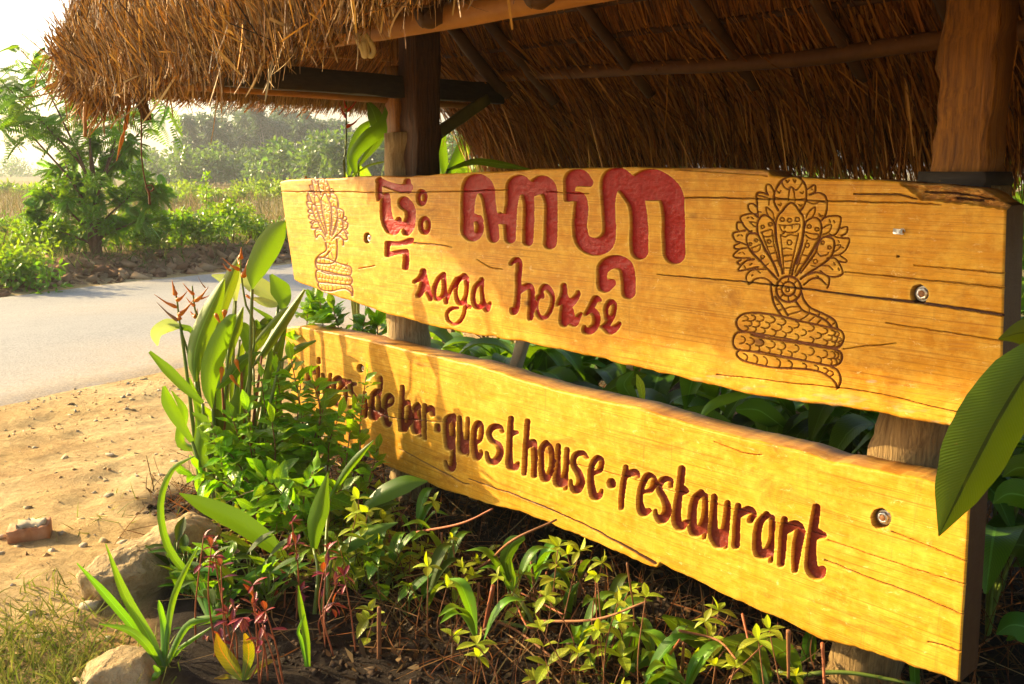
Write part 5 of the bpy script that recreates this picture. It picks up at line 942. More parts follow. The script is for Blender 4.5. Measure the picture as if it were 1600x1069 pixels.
def ribbon_leaf(name, parent, W, hw, mat, roll=0.0, fold=0.2, wave=0.0, n=16, side=None, tip=0.03, up=None):
    "one leaf: midrib through W, half widths hw (metres) at even steps, folded along the midrib"
    C = curve(np.asarray(W, float), n); t = np.linspace(0, 1, n); h = np.interp(t, np.linspace(0, 1, len(hw)), hw)
    hs = np.concatenate([[h[0]], (h[:-2] + 2 * h[1:-1] + h[2:]) / 4, [h[-1]]]); h = hs
    T = unit(np.gradient(C, axis=0))
    if side is None: view = unit(C - CAM); s0 = unit(np.cross(T, view))
    else: s0 = unit(np.asarray(side) - T * (T @ np.asarray(side))[:, None])
    n0 = np.cross(s0, T); s = s0 * math.cos(roll) + n0 * math.sin(roll); nn = np.cross(s, T)
    ws = np.array([-1, -0.66, -0.33, 0, 0.33, 0.66, 1.0]); V = []
    wv = rng.normal(size=(n, 7)) * wave
    for j, w_ in enumerate(ws):
        f = abs(w_) ; V.append(C + s * (w_ * h * math.cos(fold * (0.6 + 0.4 * f)))[:, None] + nn * (f * h * math.sin(fold * (0.6 + 0.4 * f)) + wv[:, j] * h * f)[:, None])
    V = np.stack(V, 1).reshape(-1, 3); uv = np.stack([np.broadcast_to(ws, (n, 7)), np.broadcast_to(t[:, None], (n, 7))], -1).reshape(-1, 2)
    i = np.arange(n - 1)[:, None] * 7; j = np.arange(6)[None]; Q = np.stack([i + j, i + j + 1, i + 8 + j, i + 7 + j], -1).reshape(-1, 4)
    return mk(name, V, Q, mat, parent, uv=uv)
def PX(pts, Y):
    Y = np.broadcast_to(np.asarray(Y, float), (len(pts),)) if np.ndim(Y) == 0 else np.interp(np.linspace(0, 1, len(pts)), np.linspace(0, 1, len(Y)), Y)
    return np.array([at_y(p[0], p[1], y) for p, y in zip(pts, Y)])
def stem(parent, W, r0, r1, mat, name='stem', n=16, k=7): return mk(name, *tube(curve(np.asarray(W, float), n), np.linspace(r0, r1, n), k), mat, parent)
def pleaf(parent, pts, Y, hw_px, mat, **kw):
    W = PX(pts, Y); return ribbon_leaf('leaf', parent, W, np.array(hw_px) / F * np.mean(Y), mat, **kw)
def bract(parent, a, b, Y, w_px, mat):
    A, B = at_y(*a, Y), at_y(*b, Y + rng.normal() * 0.02); m_ = (A + B) / 2 - Z * 0.006; r = w_px / F * Y
    return mk('bract', *tube(curve(np.array([A, A + (m_ - A) * 0.5, m_, B]), 12), r * np.array([.5, .9, 1.05, 1, .9, .8, .7, .58, .45, .32, .2, .06]), 8, flat=0.75), mat, parent)
H = lambda X, Y_: (230 + X / 4.276, 400 + Y_ / 4.276)
def HP(s): return [H(*[float(v) for v in q.split(',')]) for q in s.split()]
# ---- heliconia clump at the far end of the boards
hc = thing('heliconia_clump', 'heliconia clump with tall rolled leaves and orange bracts at the far end of the sign', 'plant', gz(on_z(355, 790, 0)))
def hroot(x): return gz(on_z(x, 786 + rng.normal() * 8, 0.0))
def petiole(x, y, Y, rx): stem(hc, [hroot(rx), at_y((x + rx) / 2, (y + 770) / 2, Y - 0.02), at_y(x, y, Y)], 0.011, 0.007, M_STEMG)
for s, Y, hw, mat, kw in (
    ('325,840 312,720 335,570 400,400 470,250 515,150', 4.05, (2, 11, 15, 14, 8, 1), ROLL, dict(fold=0.75, roll=0.2)),
    ('435,1020 420,900 440,740 500,560 560,430 590,390', 3.95, (1, 9, 14, 13, 7, 1), GREEN, dict(fold=0.6, roll=-0.2)),
    ('530,740 545,600 585,470 640,340', 4.1, (2, 8, 9, 1), ROLL, dict(fold=0.8, roll=0.3)),
    ('480,560 490,400 520,270 565,150 622,0', 4.25, (2, 8, 11, 10, 2), ROLL, dict(fold=0.7, roll=-0.1)),
    ('705,740 765,655 850,520 950,370 1050,225', 4.1, (1, 7, 9, 8, 2), ROLL, dict(fold=1.0, roll=0.2)),
    ('660,665 780,520 900,385 960,340', 4.15, (1, 4, 4, 1), ROLL, dict(fold=0.5)),
    ('900,360 905,290 880,220 825,125', 4.4, (3, 10, 13, 2), GREEN, dict(fold=0.35, roll=0.2)),
    ('900,345 810,250 690,180 600,150', 4.5, (3, 11, 12, 2), PALE, dict(fold=0.3, roll=0.3)),
    ('880,330 820,320 760,300 700,280', 4.45, (2, 5, 5, 1), PALE, dict(fold=0.3)),
    ('590,230 560,180 500,150 430,128', 4.55, (2, 6, 6, 1), PALE, dict(fold=0.3)),
    ('590,300 585,220 600,150 620,110', 4.4, (2, 6, 5, 1), PALE, dict(fold=0.3)),
    ('370,985 250,880 130,760 14,640', 3.95, (3, 6.5, 7, 2), GREEN, dict(fold=0.45, roll=0.25)),
    ('300,1240 200,1080 140,970 112,870', 3.85, (3, 8, 8, 2), GREEN, dict(fold=0.4, roll=-0.2)),
    ('225,475 150,470 70,520 70,600', 4.1, (2, 10, 9, 1), PALE, dict(fold=0.35, roll=0.5)),
    ('300,525 280,490 230,478 130,450', 4.1, (1, 4, 4, 1), GREEN, dict(fold=0.4, roll=0.3)),
    ('890,705 960,650 1020,610 1130,565', 3.95, (1, 4, 5, 1), DEEP, dict(fold=0.5, roll=0.2)),
    ('700,760 690,600 640,480 600,470', 4.2, (2, 9, 8, 1), GREEN, dict(fold=0.5)),
    ('640,720 740,560 800,450 830,420', 4.3, (2, 10, 8, 1), DEEP, dict(fold=0.4)),
    ('720,430 760,470 830,430 700,340', 4.3, (2, 5, 4, 1), GREEN, dict(fold=0.4)),
    ('470,700 440,600 400,560 400,500', 4.2, (2, 8, 8, 1), GREEN, dict(fold=0.5)),
    ('450,900 560,800 640,700 760,640', 4.0, (2, 8, 7, 1), DEEP, dict(fold=0.5))):
    pts = HP(s); pleaf(hc, pts, Y, np.array(hw) * (1.2 + 0.5 * kw.get('fold', 0.3)), mat, **kw); petiole(pts[0][0], pts[0][1], Y, 355 + (pts[0][0] - 370) * 0.45 + rng.normal() * 6)
pleaf(hc, [(394, 452), (398, 425), (416, 388), (432, 362), (446, 346)], 4.0, (1, 17, 22, 17, 2), GREEN, fold=0.35, roll=0.15); petiole(394, 452, 4.0, 385)
for (bx, by, tx, ty, Y, hw, mt) in ((330, 730, 296, 590, 4.0, 12, GREEN), (350, 720, 345, 570, 4.1, 13, DEEP), (380, 720, 425, 545, 4.05, 13, GREEN), (395, 730, 448, 510, 4.15, 14, DEEP), (370, 720, 400, 500, 4.2, 12, GREEN), (340, 740, 300, 645, 3.9, 12, GREEN), (400, 740, 462, 560, 4.0, 12, GREEN), (365, 740, 372, 600, 4.0, 14, GREEN), (345, 750, 325, 640, 3.95, 13, DEEP), (400, 750, 430, 620, 4.0, 13, DEEP), (330, 700, 268, 610, 4.05, 10, GREEN), (385, 690, 385, 520, 4.25, 13, ROLL), (360, 690, 330, 530, 4.2, 12, ROLL)):
    mx_ = (bx + tx) / 2 + rng.normal() * 8; my_ = (by + ty) / 2 + rng.normal() * 8; pleaf(hc, [(bx, by), (mx_ - 4, my_ + 25), (mx_, my_ - 25), (tx, ty)], Y, (2, hw, hw * 1.05, 1), mt, fold=0.35 + 0.3 * rng.random(), roll=rng.normal() * 0.35); petiole(bx, by, Y, 355 + (bx - 365) * 0.6)
def inflo(stemp, bracts, Y, mat):
    W = PX([H(*p) for p in stemp], Y); stem(hc, np.concatenate([[hroot(350)], W]), 0.006, 0.0035, M_STEMG, 'flower_stem')
    for a, b, w_, m_ in bracts: bract(hc, H(*a), H(*b), Y, w_, m_)
inflo([(290, 720), (240, 540), (215, 430), (200, 300), (178, 200)], [((190, 265), (165, 160), 4.5, M_BRACT), ((200, 345), (45, 255), 4, M_BRACT), ((205, 435), (60, 305), 3.8, M_BRACTB), ((195, 300), (268, 235), 4, M_BRACT), ((210, 400), (315, 285), 4.5, M_BRACT), ((215, 430), (205, 345), 5, M_BRACT)], 4.1, None)
inflo([(400, 700), (345, 440), (318, 350), (308, 260), (300, 200)], [((315, 260), (236, 178), 3.6, M_BRACT), ((320, 305), (410, 205), 4, M_BRACT), ((325, 285), (420, 262), 3.6, M_BRACT), ((320, 335), (258, 275), 3.6, M_BRACT), ((330, 410), (285, 365), 5, M_BRACT), ((325, 400), (335, 350), 4, M_BRACT), ((390, 215), (335, 130), 1.4, M_BRACTB)], 4.18, None)
inflo([(715, 590), (660, 330), (635, 180), (625, 60), (625, -20)], [((620, 95), (500, 12), 4, M_BRACT), ((640, 145), (690, -10), 5, M_BRACT), ((625, 20), (628, -60), 4, M_BRACT), ((560, 100), (505, 50), 3, M_BRACT), ((660, 260), (725, 298), 3, M_BRACT), ((625, 60), (600, 5), 3, M_BRACT)], 4.12, None)
for a, b in (((500, 740), (490, 850)), ((555, 795), (622, 880)), ((590, 690), (622, 780)), ((455, 385), (500, 460)), ((520, 360), (510, 420))): bract(hc, H(*a), H(*b), 3.98, 4.2, M_BRACT)
for k in range(9): stem(hc, [hroot(330 + 9 * k), at_y(345 + 9 * k + rng.normal() * 6, 690, 4.05), at_y(350 + 10 * k + rng.normal() * 10, 560 + rng.normal() * 25, 4.08)], 0.009, 0.005, M_STEMG if k % 3 else M_STEMR)

# ---- instanced leaves
def unit_leaf(name, mat, shape, fold=0.25, droop=0.2, n=8, wave=0.0):
    t = np.linspace(0, 1, n); h = np.interp(t, np.linspace(0, 1, len(shape)), shape); ws = np.array([-1, -0.5, 0, 0.5, 1.0]); V = []
    for w_ in ws: V.append(np.stack([w_ * h * math.cos(fold), t, -droop * t ** 2 + abs(w_) * h * math.sin(fold) + wave * np.sin(t * 9 + w_ * 2) * h * abs(w_)], 1))
    V = np.stack(V, 1).reshape(-1, 3); uv = np.stack([np.broadcast_to(ws, (n, 5)), np.broadcast_to(t[:, None], (n, 5))], -1).reshape(-1, 2)
    i = np.arange(n - 1)[:, None] * 5; j = np.arange(4)[None]; Q = np.stack([i + j, i + j + 1, i + 6 + j, i + 5 + j], -1).reshape(-1, 4)
    return mesh_np(name, V, Q, mat, uv=uv)
def inst(name, me, parent, P, d, up, L, wscale=1.0):
    d = unit(d); s = np.cross(d, up); s = unit(s) if np.linalg.norm(s) > 1e-3 else unit(np.cross(d, [1, 0, 0.1])); nn = np.cross(s, d); P = np.asarray(P, float) - worldloc(parent)
    o = put(name, me, parent); m_ = Matrix.Identity(4)
    for r in range(3): m_[r][0] = s[r] * L * wscale; m_[r][1] = d[r] * L; m_[r][2] = nn[r] * L; m_[r][3] = P[r]
    o.matrix_basis = m_; return o
LS = [unit_leaf('leaf', SHRUB, (0.03, 0.15, 0.23, 0.24, 0.2, 0.11, 0.01), 0.25, d_, wave=0.3) for d_ in (0.12, 0.3)]
LW = [unit_leaf('leaf', WEED, (0.02, 0.17, 0.26, 0.26, 0.18, 0.01), 0.3, d_) for d_ in (0.15, 0.4)]
LMg = [unit_leaf('leaf', MAGENTA, (0.02, 0.13, 0.19, 0.17, 0.01), 0.3, d_) for d_ in (0.1, 0.4)]
LD = [unit_leaf('leaf', DEEP, (0.02, 0.15, 0.23, 0.24, 0.17, 0.01), 0.25, d_) for d_ in (0.15, 0.5)]
LDry = [unit_leaf('dry_leaf', DRYL, (0.02, 0.13, 0.2, 0.17, 0.01), 0.5, d_) for d_ in (0.2, 0.6)]
def leafy_stem(parent, W, leaves, L, step, mat=M_STEMB, r=0.004, two=True, updir=0.35, start=0.15, wsc=1.0):
    C = curve(np.asarray(W, float), 30); parent = mk('stem', *tube(C, np.linspace(r, r * 0.5, 30), 6), mat, parent); ln = np.sum(np.linalg.norm(np.diff(C, axis=0), axis=1)); k = max(2, int(ln * (1 - start) / step)); T = unit(np.gradient(C, axis=0)); ph = rng.uniform(0, 6.28)
    for q in range(k):
        t_ = start + (1 - start) * (q + 0.5) / k; i = min(29, int(t_ * 29)); tv = T[i]; a = unit(np.cross(tv, [0.3, 0.2, 1]) + 1e-3); b = np.cross(tv, a)
        an = ph + (math.pi * q + rng.normal() * 0.4 if two else q * 2.4); dd = (a * math.cos(an) + b * math.sin(an)) + tv * updir + Z * 0.1
        inst('leaf', leaves[q % len(leaves)], parent, C[i], dd + rng.normal(size=3) * 0.15, Z + rng.normal(size=3) * 0.35, L * rng.uniform(0.7, 1.2) * (1 - 0.3 * max(0, t_ - 0.7) / 0.3), wsc)
    inst('leaf', leaves[0], parent, C[-1], T[-1] + Z * 0.3, rng.normal(size=3), L * 0.7, wsc)
# fresh green shrubs in front of the lower board's far end
def shrub_plant(label, root, stems, Y, L=0.125, group='fresh green shrubs before the sign'):
    C = gz(on_z(*root, 0.0)); t = thing('leafy_shrub', label, 'shrub', C, group)
    for (pts, y0) in stems:
        W = np.concatenate([[C + rng.normal(size=3) * [0.05, 0.05, 0]], PX(pts, y0)]); leafy_stem(t, W, LS, L, 0.021)
    return t
shrub_plant('bright green shrub with toothed-looking leaves before the carved word bar', (545, 800), [([(560, 720), (563, 657), (572, 588)], 3.72), ([(540, 740), (545, 690), (552, 640)], 3.75), ([(575, 760), (585, 720), (590, 700)], 3.7)], 3.7, 0.095)
shrub_plant('bright green shrub covering the lower corner of the lower board', (480, 800), [([(478, 720), (470, 640), (455, 562)], 3.9), ([(495, 700), (500, 640), (490, 600)], 3.85), ([(510, 740), (515, 690), (530, 650)], 3.82), ([(460, 740), (440, 680), (430, 620)], 3.95), ([(500, 720), (480, 680), (472, 655)], 3.9)], 3.9)
shrub_plant('spreading bright green shrub at the foot of the heliconia clump', (400, 812), [([(390, 760), (360, 710), (330, 690)], 3.75), ([(400, 740), (395, 690), (385, 640)], 3.8), ([(380, 780), (340, 750), (300, 742)], 3.7), ([(420, 760), (430, 710), (425, 660)], 3.75), ([(370, 770), (350, 735), (345, 715)], 3.72), ([(405, 775), (420, 745), (440, 735)], 3.65)], 3.75)
shrub_plant('bright green shrub between the long boulder and the lower board', (460, 850), [([(455, 800), (440, 770), (415, 750)], 3.5), ([(470, 800), (480, 760), (490, 735)], 3.5), ([(450, 810), (430, 800), (400, 795)], 3.45), ([(480, 820), (510, 780), (535, 765)], 3.45)], 3.5)
shrub_plant('bright green shrub rising through the lower heliconia stems', (420, 800), [([(420, 720), (415, 650), (408, 590)], 3.95), ([(440, 720), (440, 640), (432, 580)], 3.95), ([(460, 720), (465, 650), (470, 600)], 3.92), ([(390, 740), (375, 690), (362, 650)], 3.85), ([(370, 760), (345, 700), (330, 660)], 3.85), ([(480, 740), (490, 690), (505, 640)], 3.85), ([(405, 760), (395, 720), (390, 690)], 3.75)], 3.9, 0.11)
shrub_plant('green shrub filling the gap between the boards at their far end', (545, 770), [([(540, 620), (530, 520), (520, 482)], 4.45), ([(560, 610), (565, 530), (570, 498)], 4.4), ([(515, 600), (505, 510), (500, 470)], 4.5), ([(580, 600), (590, 520), (585, 505)], 4.4), ([(480, 600), (480, 500), (490, 465)], 4.55)], 4.5)

# broad single leaves of gingers in front of the boards
def broad(label, root, leaves, stems=None, name='ginger_plant', group=None, cat='plant'):
    C = gz(on_z(*root, 0.0)); t = thing(name, label, cat, C, group)
    for pts, Y, hw, mat, kw in leaves:
        W = PX(pts, Y); ribbon_leaf('leaf', t, W, np.array(hw) / F * np.mean(Y), mat, **kw); stem(t, [C + rng.normal(size=3) * [.02, .02, 0], (C + W[0]) / 2 + Z * 0.03, W[0]], 0.008, 0.005, M_STEMG)
    return t
broad('low plant with long bright leaf lying over the end of the long boulder', (470, 930), [([(450, 876), (420, 850), (370, 815), (318, 790), (280, 771)], 3.25, (3, 16, 20, 15, 1), GREEN, dict(fold=0.3, roll=0.35)), ([(430, 905), (405, 880), (375, 850), (345, 835)], 3.3, (3, 9, 8, 2), DEEP, dict(fold=0.3))])
broad('upright plant with two bright pointed leaves below the lower board', (505, 960), [([(490, 858), (492, 820), (500, 790), (512, 738)], 3.2, (6, 17, 17, 1), GREEN, dict(fold=0.35, roll=0.3)), ([(520, 870), (545, 850), (580, 830), (622, 816)], 3.2, (4, 14, 14, 1), GREEN, dict(fold=0.4, roll=0.4)), ([(515, 780), (540, 740), (560, 715), (584, 688)], 3.4, (4, 8, 8, 1), GREEN, dict(fold=0.7, roll=-0.2))])
broad('plant with one broad green leaf tucked under the edge of the lower board', (600, 900), [([(570, 792), (600, 770), (635, 755), (668, 752)], 3.4, (6, 17, 17, 1), GREEN, dict(fold=0.25, roll=0.4)), ([(600, 830), (590, 800), (600, 790), (625, 785)], 3.5, (4, 10, 10, 1), DEEP, dict(fold=0.3))])
broad('broad dark leafed plant standing below the middle of the lower board', (1010, 1066), [([(1000, 1066), (985, 1030), (985, 1000), (992, 972)], 2.62, (6, 19, 17, 1), GREEN, dict(fold=0.3)), ([(1150, 1045), (1110, 1010), (1070, 985), (1035, 962)], 2.62, (8, 20, 20, 3), DEEP, dict(fold=0.25, roll=0.3)), ([(1070, 1069), (1040, 1040), (1010, 1030), (960, 1069)], 2.55, (6, 14, 12, 1), DEEP, dict(fold=0.3))])
broad('dark broad leafed plant below the near end of the lower board', (1190, 1066), [([(1200, 1066), (1180, 1030), (1160, 1010), (1130, 1000)], 2.4, (10, 26, 24, 3), DEEP, dict(fold=0.25)), ([(1250, 1069), (1235, 1035), (1220, 1015), (1190, 1000)], 2.42, (8, 20, 20, 3), DEEP, dict(fold=0.3)), ([(1260, 1060), (1262, 1030), (1265, 1000), (1262, 985)], 2.6, (8, 12, 12, 2), DEEP, dict(fold=0.3)), ([(1430, 1069), (1428, 1030), (1424, 1005), (1420, 985)], 2.35, (8, 9, 9, 2), DEEP, dict(fold=0.3))])
broad('drooping green leafed plant in the dark under the lower board', (830, 985), [([(835, 965), (850, 930), (870, 900), (895, 885)], 2.95, (4, 9, 9, 1), GREEN, dict(fold=0.4)), ([(800, 920), (790, 880), (800, 850), (820, 840)], 3.1, (3, 10, 14, 3), DEEP, dict(fold=0.3)), ([(800, 925), (803, 905), (799, 890), (797, 870)], 2.9, (2, 4, 5, 1), GREEN, dict(fold=0.5)), ([(805, 930), (795, 915), (788, 905), (784, 895)], 2.9, (2, 3, 3, 1), GREEN, dict(fold=0.5)), ([(720, 985), (725, 965), (735, 950), (738, 935)], 3.0, (3, 10, 10, 2), DEEP, dict(fold=0.3)), ([(880, 1000), (885, 960), (890, 930), (905, 910)], 2.9, (5, 9, 9, 1), DEEP, dict(fold=0.3))])
# big leaf hanging before the near end of the boards, on a stem that stands right of the sign
bl = thing('ginger_plant', 'plant with one very large spotted green leaf hanging before the near board ends', 'plant', np.array([1.55, 1.75, 0.0]))
W = PX([(1660, 520), (1600, 590), (1560, 655), (1528, 715), (1498, 775), (1467, 838)], 1.72)
spot = leaf_mat('large_glossy_leaf', (0.045, 0.08, 0.001), (0.075, 0.1, 0.001), vein=60, veinamt=0.1, trans=0.12, rough=0.4, rib=(0.008, 0.018, 0.001), spec=0.2)
ribbon_leaf('leaf', bl, W, np.array([16, 50, 60, 58, 40, 1]) / F * 1.72, spot, fold=0.3, roll=0.45, n=26, wave=0.02)
stem(bl, [np.array([1.55, 1.75, 0]), np.array([1.5, 1.74, 0.7]), np.array([1.32, 1.72, 1.2]), W[0]], 0.012, 0.006, M_STEMG)
W = PX([(1700, 600), (1640, 530), (1600, 520), (1560, 530)], 1.9); ribbon_leaf('leaf', bl, W, np.array([6, 26, 24, 1]) / F * 1.9, spot, fold=0.2, roll=0.4); stem(bl, [np.array([1.5, 1.74, 0.7]), W[0]], 0.008, 0.005, M_STEMG)
for i in range(7):
    x = 1580 + rng.normal() * 30; y = 720 + i * 55 + rng.normal() * 30; Y = 2.55 + rng.normal() * 0.2; W = PX([(1680, y + 60), (1640, y + 20), (x + 20, y), (x - 10, y + 15)], Y); ribbon_leaf('leaf', bl, W, np.array([5, 28, 26, 1]) / F * Y, DEEP, fold=0.3, roll=rng.normal() * 0.4); stem(bl, [np.array([1.55, 1.78, 0]), (W[0] + np.array([1.6, 1.9, 0.2])) / 2, W[0]], 0.008, 0.005, M_STEMG)

# ---- strap-leaved lily beside the buried boulder
C = gz(on_z(255, 1052, 0.0)); ly = thing('strap_lily', 'lily with long arching strap leaves beside the buried boulder', 'plant', C)
for pts, hw, Y in (([(258, 1050), (235, 1000), (195, 930), (165, 850)], (5, 9, 9, 1), 2.6), ([(250, 1040), (215, 990), (165, 930), (120, 880)], (5, 8, 8, 1), 2.62), ([(262, 1030), (265, 960), (280, 910), (312, 850)], (4, 6, 6, 1), 2.68), ([(255, 1045), (230, 1010), (200, 985), (155, 975)], (4, 8, 7, 1), 2.55), ([(262, 1020), (255, 980), (250, 950), (248, 938)], (4, 6, 5, 1), 2.66), ([(265, 1030), (290, 980), (330, 965), (368, 962)], (4, 7, 6, 1), 2.7), ([(262, 1040), (280, 1015), (300, 1000), (330, 980)], (3, 4, 4, 1), 2.66), ([(258, 1050), (240, 1060), (246, 1050), (240, 1040)], (3, 6, 6, 2), 2.5)):
    ribbon_leaf('leaf', ly, np.concatenate([[C], PX(pts, Y)[1:]]), np.array(hw) / F * Y, STRAP, fold=0.45, roll=0.2)
C = gz(on_z(330, 975, 0.0)); ly = thing('strap_lily', 'lily with broad folded strap leaves growing behind the long boulder', 'plant', C)
for pts, hw, Y in (([(325, 960), (300, 910), (262, 855), (250, 790), (268, 735), (305, 712)], (4, 7.5, 7, 6, 5, 1), 3.0), ([(330, 965), (320, 920), (318, 895), (345, 895), (352, 940)], (4, 9, 9, 9, 5), 2.95), ([(335, 960), (352, 920), (348, 890), (330, 885)], (4, 9, 8, 2), 2.97), ([(330, 965), (345, 900), (325, 860), (300, 848)], (4, 7, 7, 1), 3.05), ([(335, 960), (380, 910), (420, 890), (450, 900)], (4, 8, 8, 2), 3.0), ([(335, 965), (300, 985), (275, 985), (260, 1000)], (3, 5, 5, 1), 2.85)):
    ribbon_leaf('leaf', ly, np.concatenate([[C], PX(pts, Y)[1:]]), np.array(hw) / F * Y, STRAP, fold=0.4, roll=0.25)
C = gz(on_z(480, 1050, 0.0)); ly = thing('strap_lily', 'small plant with one upright folded strap leaf among magenta leaves', 'plant', C)
for pts, hw in (([(485, 1045), (478, 1000), (470, 950), (466, 915)], (6, 7, 6, 1)), ([(480, 1040), (470, 1000), (466, 985), (476, 960)], (3, 4, 3, 1))): ribbon_leaf('leaf', ly, np.concatenate([[C], PX(pts, 2.6)[1:]]), np.array(hw) / F * 2.6, STRAP, fold=0.5, roll=0.2)
# red-edged cordyline
C = gz(on_z(380, 1066, 0.0)); cd = thing('red_edged_plant', 'small plant with green leaves edged orange red at the front of the bed', 'plant', C)
for pts, hw in (([(380, 1060), (362, 1040), (345, 1015), (338, 990)], (3, 13, 12, 1)), ([(384, 1060), (388, 1030), (388, 1010), (382, 990)], (3, 10, 10, 2)), ([(385, 1064), (400, 1045), (415, 1035), (430, 1032)], (3, 6, 6, 1)), ([(375, 1066), (360, 1060), (350, 1058), (335, 1060)], (3, 5, 5, 1))): ribbon_leaf('leaf', cd, np.concatenate([[C], PX(pts, 2.55)[1:]]), np.array(hw) / F * 2.55, CORDY, fold=0.3)

# ---- magenta-leaved herbs
MG = [(318, 840), (335, 870), (345, 885), (395, 945), (380, 965), (410, 975), (430, 935), (320, 1015), (345, 1000), (456, 815), (462, 850), (415, 955), (365, 950), (505, 895), (538, 900), (525, 915), (512, 860), (520, 945), (445, 900), (330, 855), (355, 960), (405, 1000), (440, 985), (300, 1030), (470, 925), (395, 915)]
ML = ['magenta-leaved herb against the long boulder', 'magenta-leaved herb in the middle of the bed front', 'magenta-leaved herb near the red-edged plant', 'magenta-leaved herb among the yellow-green weeds under the lower board']
for i, (x, y) in enumerate(MG):
    top = on_n(x, y, 1.12 if x < 420 else 0.8); base = gz(top + np.array([rng.normal() * 0.03, rng.normal() * 0.03, 0])); g = 0 if y < 890 and x < 400 else 2 if y > 995 else 3 if x > 440 else 1
    t = thing('magenta_herb', ML[g], 'plant', base, 'magenta herbs'); stm = stem(t, [base, (base + top) / 2 + rng.normal(size=3) * 0.015, top], 0.003, 0.0018, M_STEMR)
    for k in range(7):
        p = top - (top - base) * (0.0 if k < 5 else 0.12 * (k - 4)) ; inst('leaf', LMg[k % 2], stm, p, rng.normal(size=3) + Z * 0.6, Z, rng.uniform(0.028, 0.05))
# ---- yellow-green whorled weeds along the front of the lower board
WD = [(701, 905), (667, 966), (648, 945), (807, 935), (933, 899), (941, 880), (982, 924), (966, 940), (1009, 932), (933, 990), (751, 1045), (722, 1018), (570, 861), (552, 829), (534, 976), (573, 945), (475, 864), (454, 966), (527, 903), (1202, 984), (1149, 1041), (1160, 1015), (935, 984), (470, 830), (500, 905), (490, 880), (560, 905), (545, 930), (460, 900), (485, 950), (530, 850), (690, 975), (520, 800), (575, 800), (1185, 1000), (560, 780), (872, 855), (905, 862), (445, 940), (620, 1060), (520, 1062), (660, 1040), (700, 1055), (590, 1020), (640, 1010), (850, 1040), (890, 1020), (1040, 1050), (1080, 1030)] + [(460 + 26 * (q % 5) + 9 * (q % 3), 800 + 17 * q) for q in range(9)] + [(450 + (37 * q) % 150, 790 + (53 * q) % 190) for q in range(16)]
WL = ['yellow-green whorled weed at the sunny far end of the bed', 'yellow-green whorled weed on a thin stalk under the middle of the lower board', 'yellow-green whorled weed beneath the near half of the lower board']
nfix = len(WD)
for q in range(58):                                                        # the rest of the shoots that cover the bed under the boards
    P_ = S(rng.uniform(-2.7, -0.05), rng.uniform(0.02, 0.72), rng.uniform(0.05, 0.24)); v_ = P_ - CAM; w_ = v_ @ FW; WD.append((CX + F * (v_ @ RT) / w_, CY - F * (v_ @ UPV) / w_, (P_ - PR) @ N))
for i, wd_ in enumerate(WD):
    x, y = wd_[:2]
    nn_ = wd_[2] if len(wd_) > 2 else rng.uniform(0.12, 0.4) if x > 600 else rng.uniform(0.25, 0.5); top = on_n(x, y, nn_); base = gz(top + np.array([rng.normal() * 0.04, rng.normal() * 0.04, 0])); top[2] = max(top[2], base[2] + 0.05)
    hq_ = top[2] - base[2]; t = thing('whorled_weed', '%s yellow-green whorled weed %s %s' % ('tiny' if hq_ < 0.12 else 'short' if hq_ < 0.24 else 'tall', 'close under the board edge' if nn_ < 0.25 else 'on the open soil', 'before the leafy shrubs' if x < 540 else 'below the word bar' if x < 660 else 'below the word guesthouse' if x < 900 else 'below the word restaurant' if x < 1200 else 'below the near bolt'), 'weed', base, 'whorled weeds'); stm = stem(t, [base, (base + top) / 2 + rng.normal(size=3) * 0.02, top], 0.0024, 0.0016, M_STEMB)
    hh = top[2] - base[2]; nlev = 1 if x > 600 and i % 3 else 3 if x > 600 else 5
    for lv in range(nlev):
        p = top - (top - base) * (lv * min(0.3, 0.055 / max(hh, 0.06))); a0 = rng.uniform(0, 6.28); m_ = 4 if lv == 0 else rng.integers(2, 5); Lf = rng.uniform(0.045, 0.065) * (1 + 0.2 * lv) * (0.85 if x > 700 else 1.0)
        for k in range(m_): a_ = a0 + k * 6.283 / m_ + rng.normal() * 0.25; inst('leaf', LW[k % 2], stm, p, np.array([math.cos(a_), math.sin(a_), rng.uniform(-0.3, 0.8)]), Z, Lf * rng.uniform(0.7, 1.2))
        if lv == 0: inst('leaf', LW[0], stm, p, Z + rng.normal(size=3) * 0.35, rng.normal(size=3), Lf * 0.9)

# ---- young ginger shoots and low herbs filling the bed by the boulder
for i, (x, y) in enumerate(((390, 860), (420, 880), (440, 905), (350, 905), (370, 930), (470, 890), (405, 915), (300, 905), (520, 980), (560, 1000), (430, 1010), (470, 1000), (600, 935), (640, 1000), (310, 960), (340, 975), (290, 990), (410, 960), (350, 1010), (450, 960), (300, 1020))):
    C = gz(on_n(x, y + 55, 1.0 if x < 360 else 0.85 if x < 440 else 0.5) * [1, 1, 0]); t = thing('low_herb', 'low green herb among the magenta leaves of the bed' if x < 460 else 'low green herb on the dark soil below the lower board', 'plant', C, 'low green herbs')
    for k in range(8):
        a_ = rng.uniform(0, 6.28); d = np.array([math.cos(a_), math.sin(a_), rng.uniform(0.3, 1.3)]); p = C + Z * rng.uniform(0.03, 0.16) + rng.normal(size=3) * [0.03, 0.03, 0]; inst('leaf', (LD if k % 3 else LS)[k % 2], t, p, d, Z, rng.uniform(0.07, 0.13), 0.8)
        mk('stem', *tube(curve(np.array([C, (C + p) / 2 + rng.normal(size=3) * 0.006, p]), 6), 0.0022, 5), M_STEMG, t)
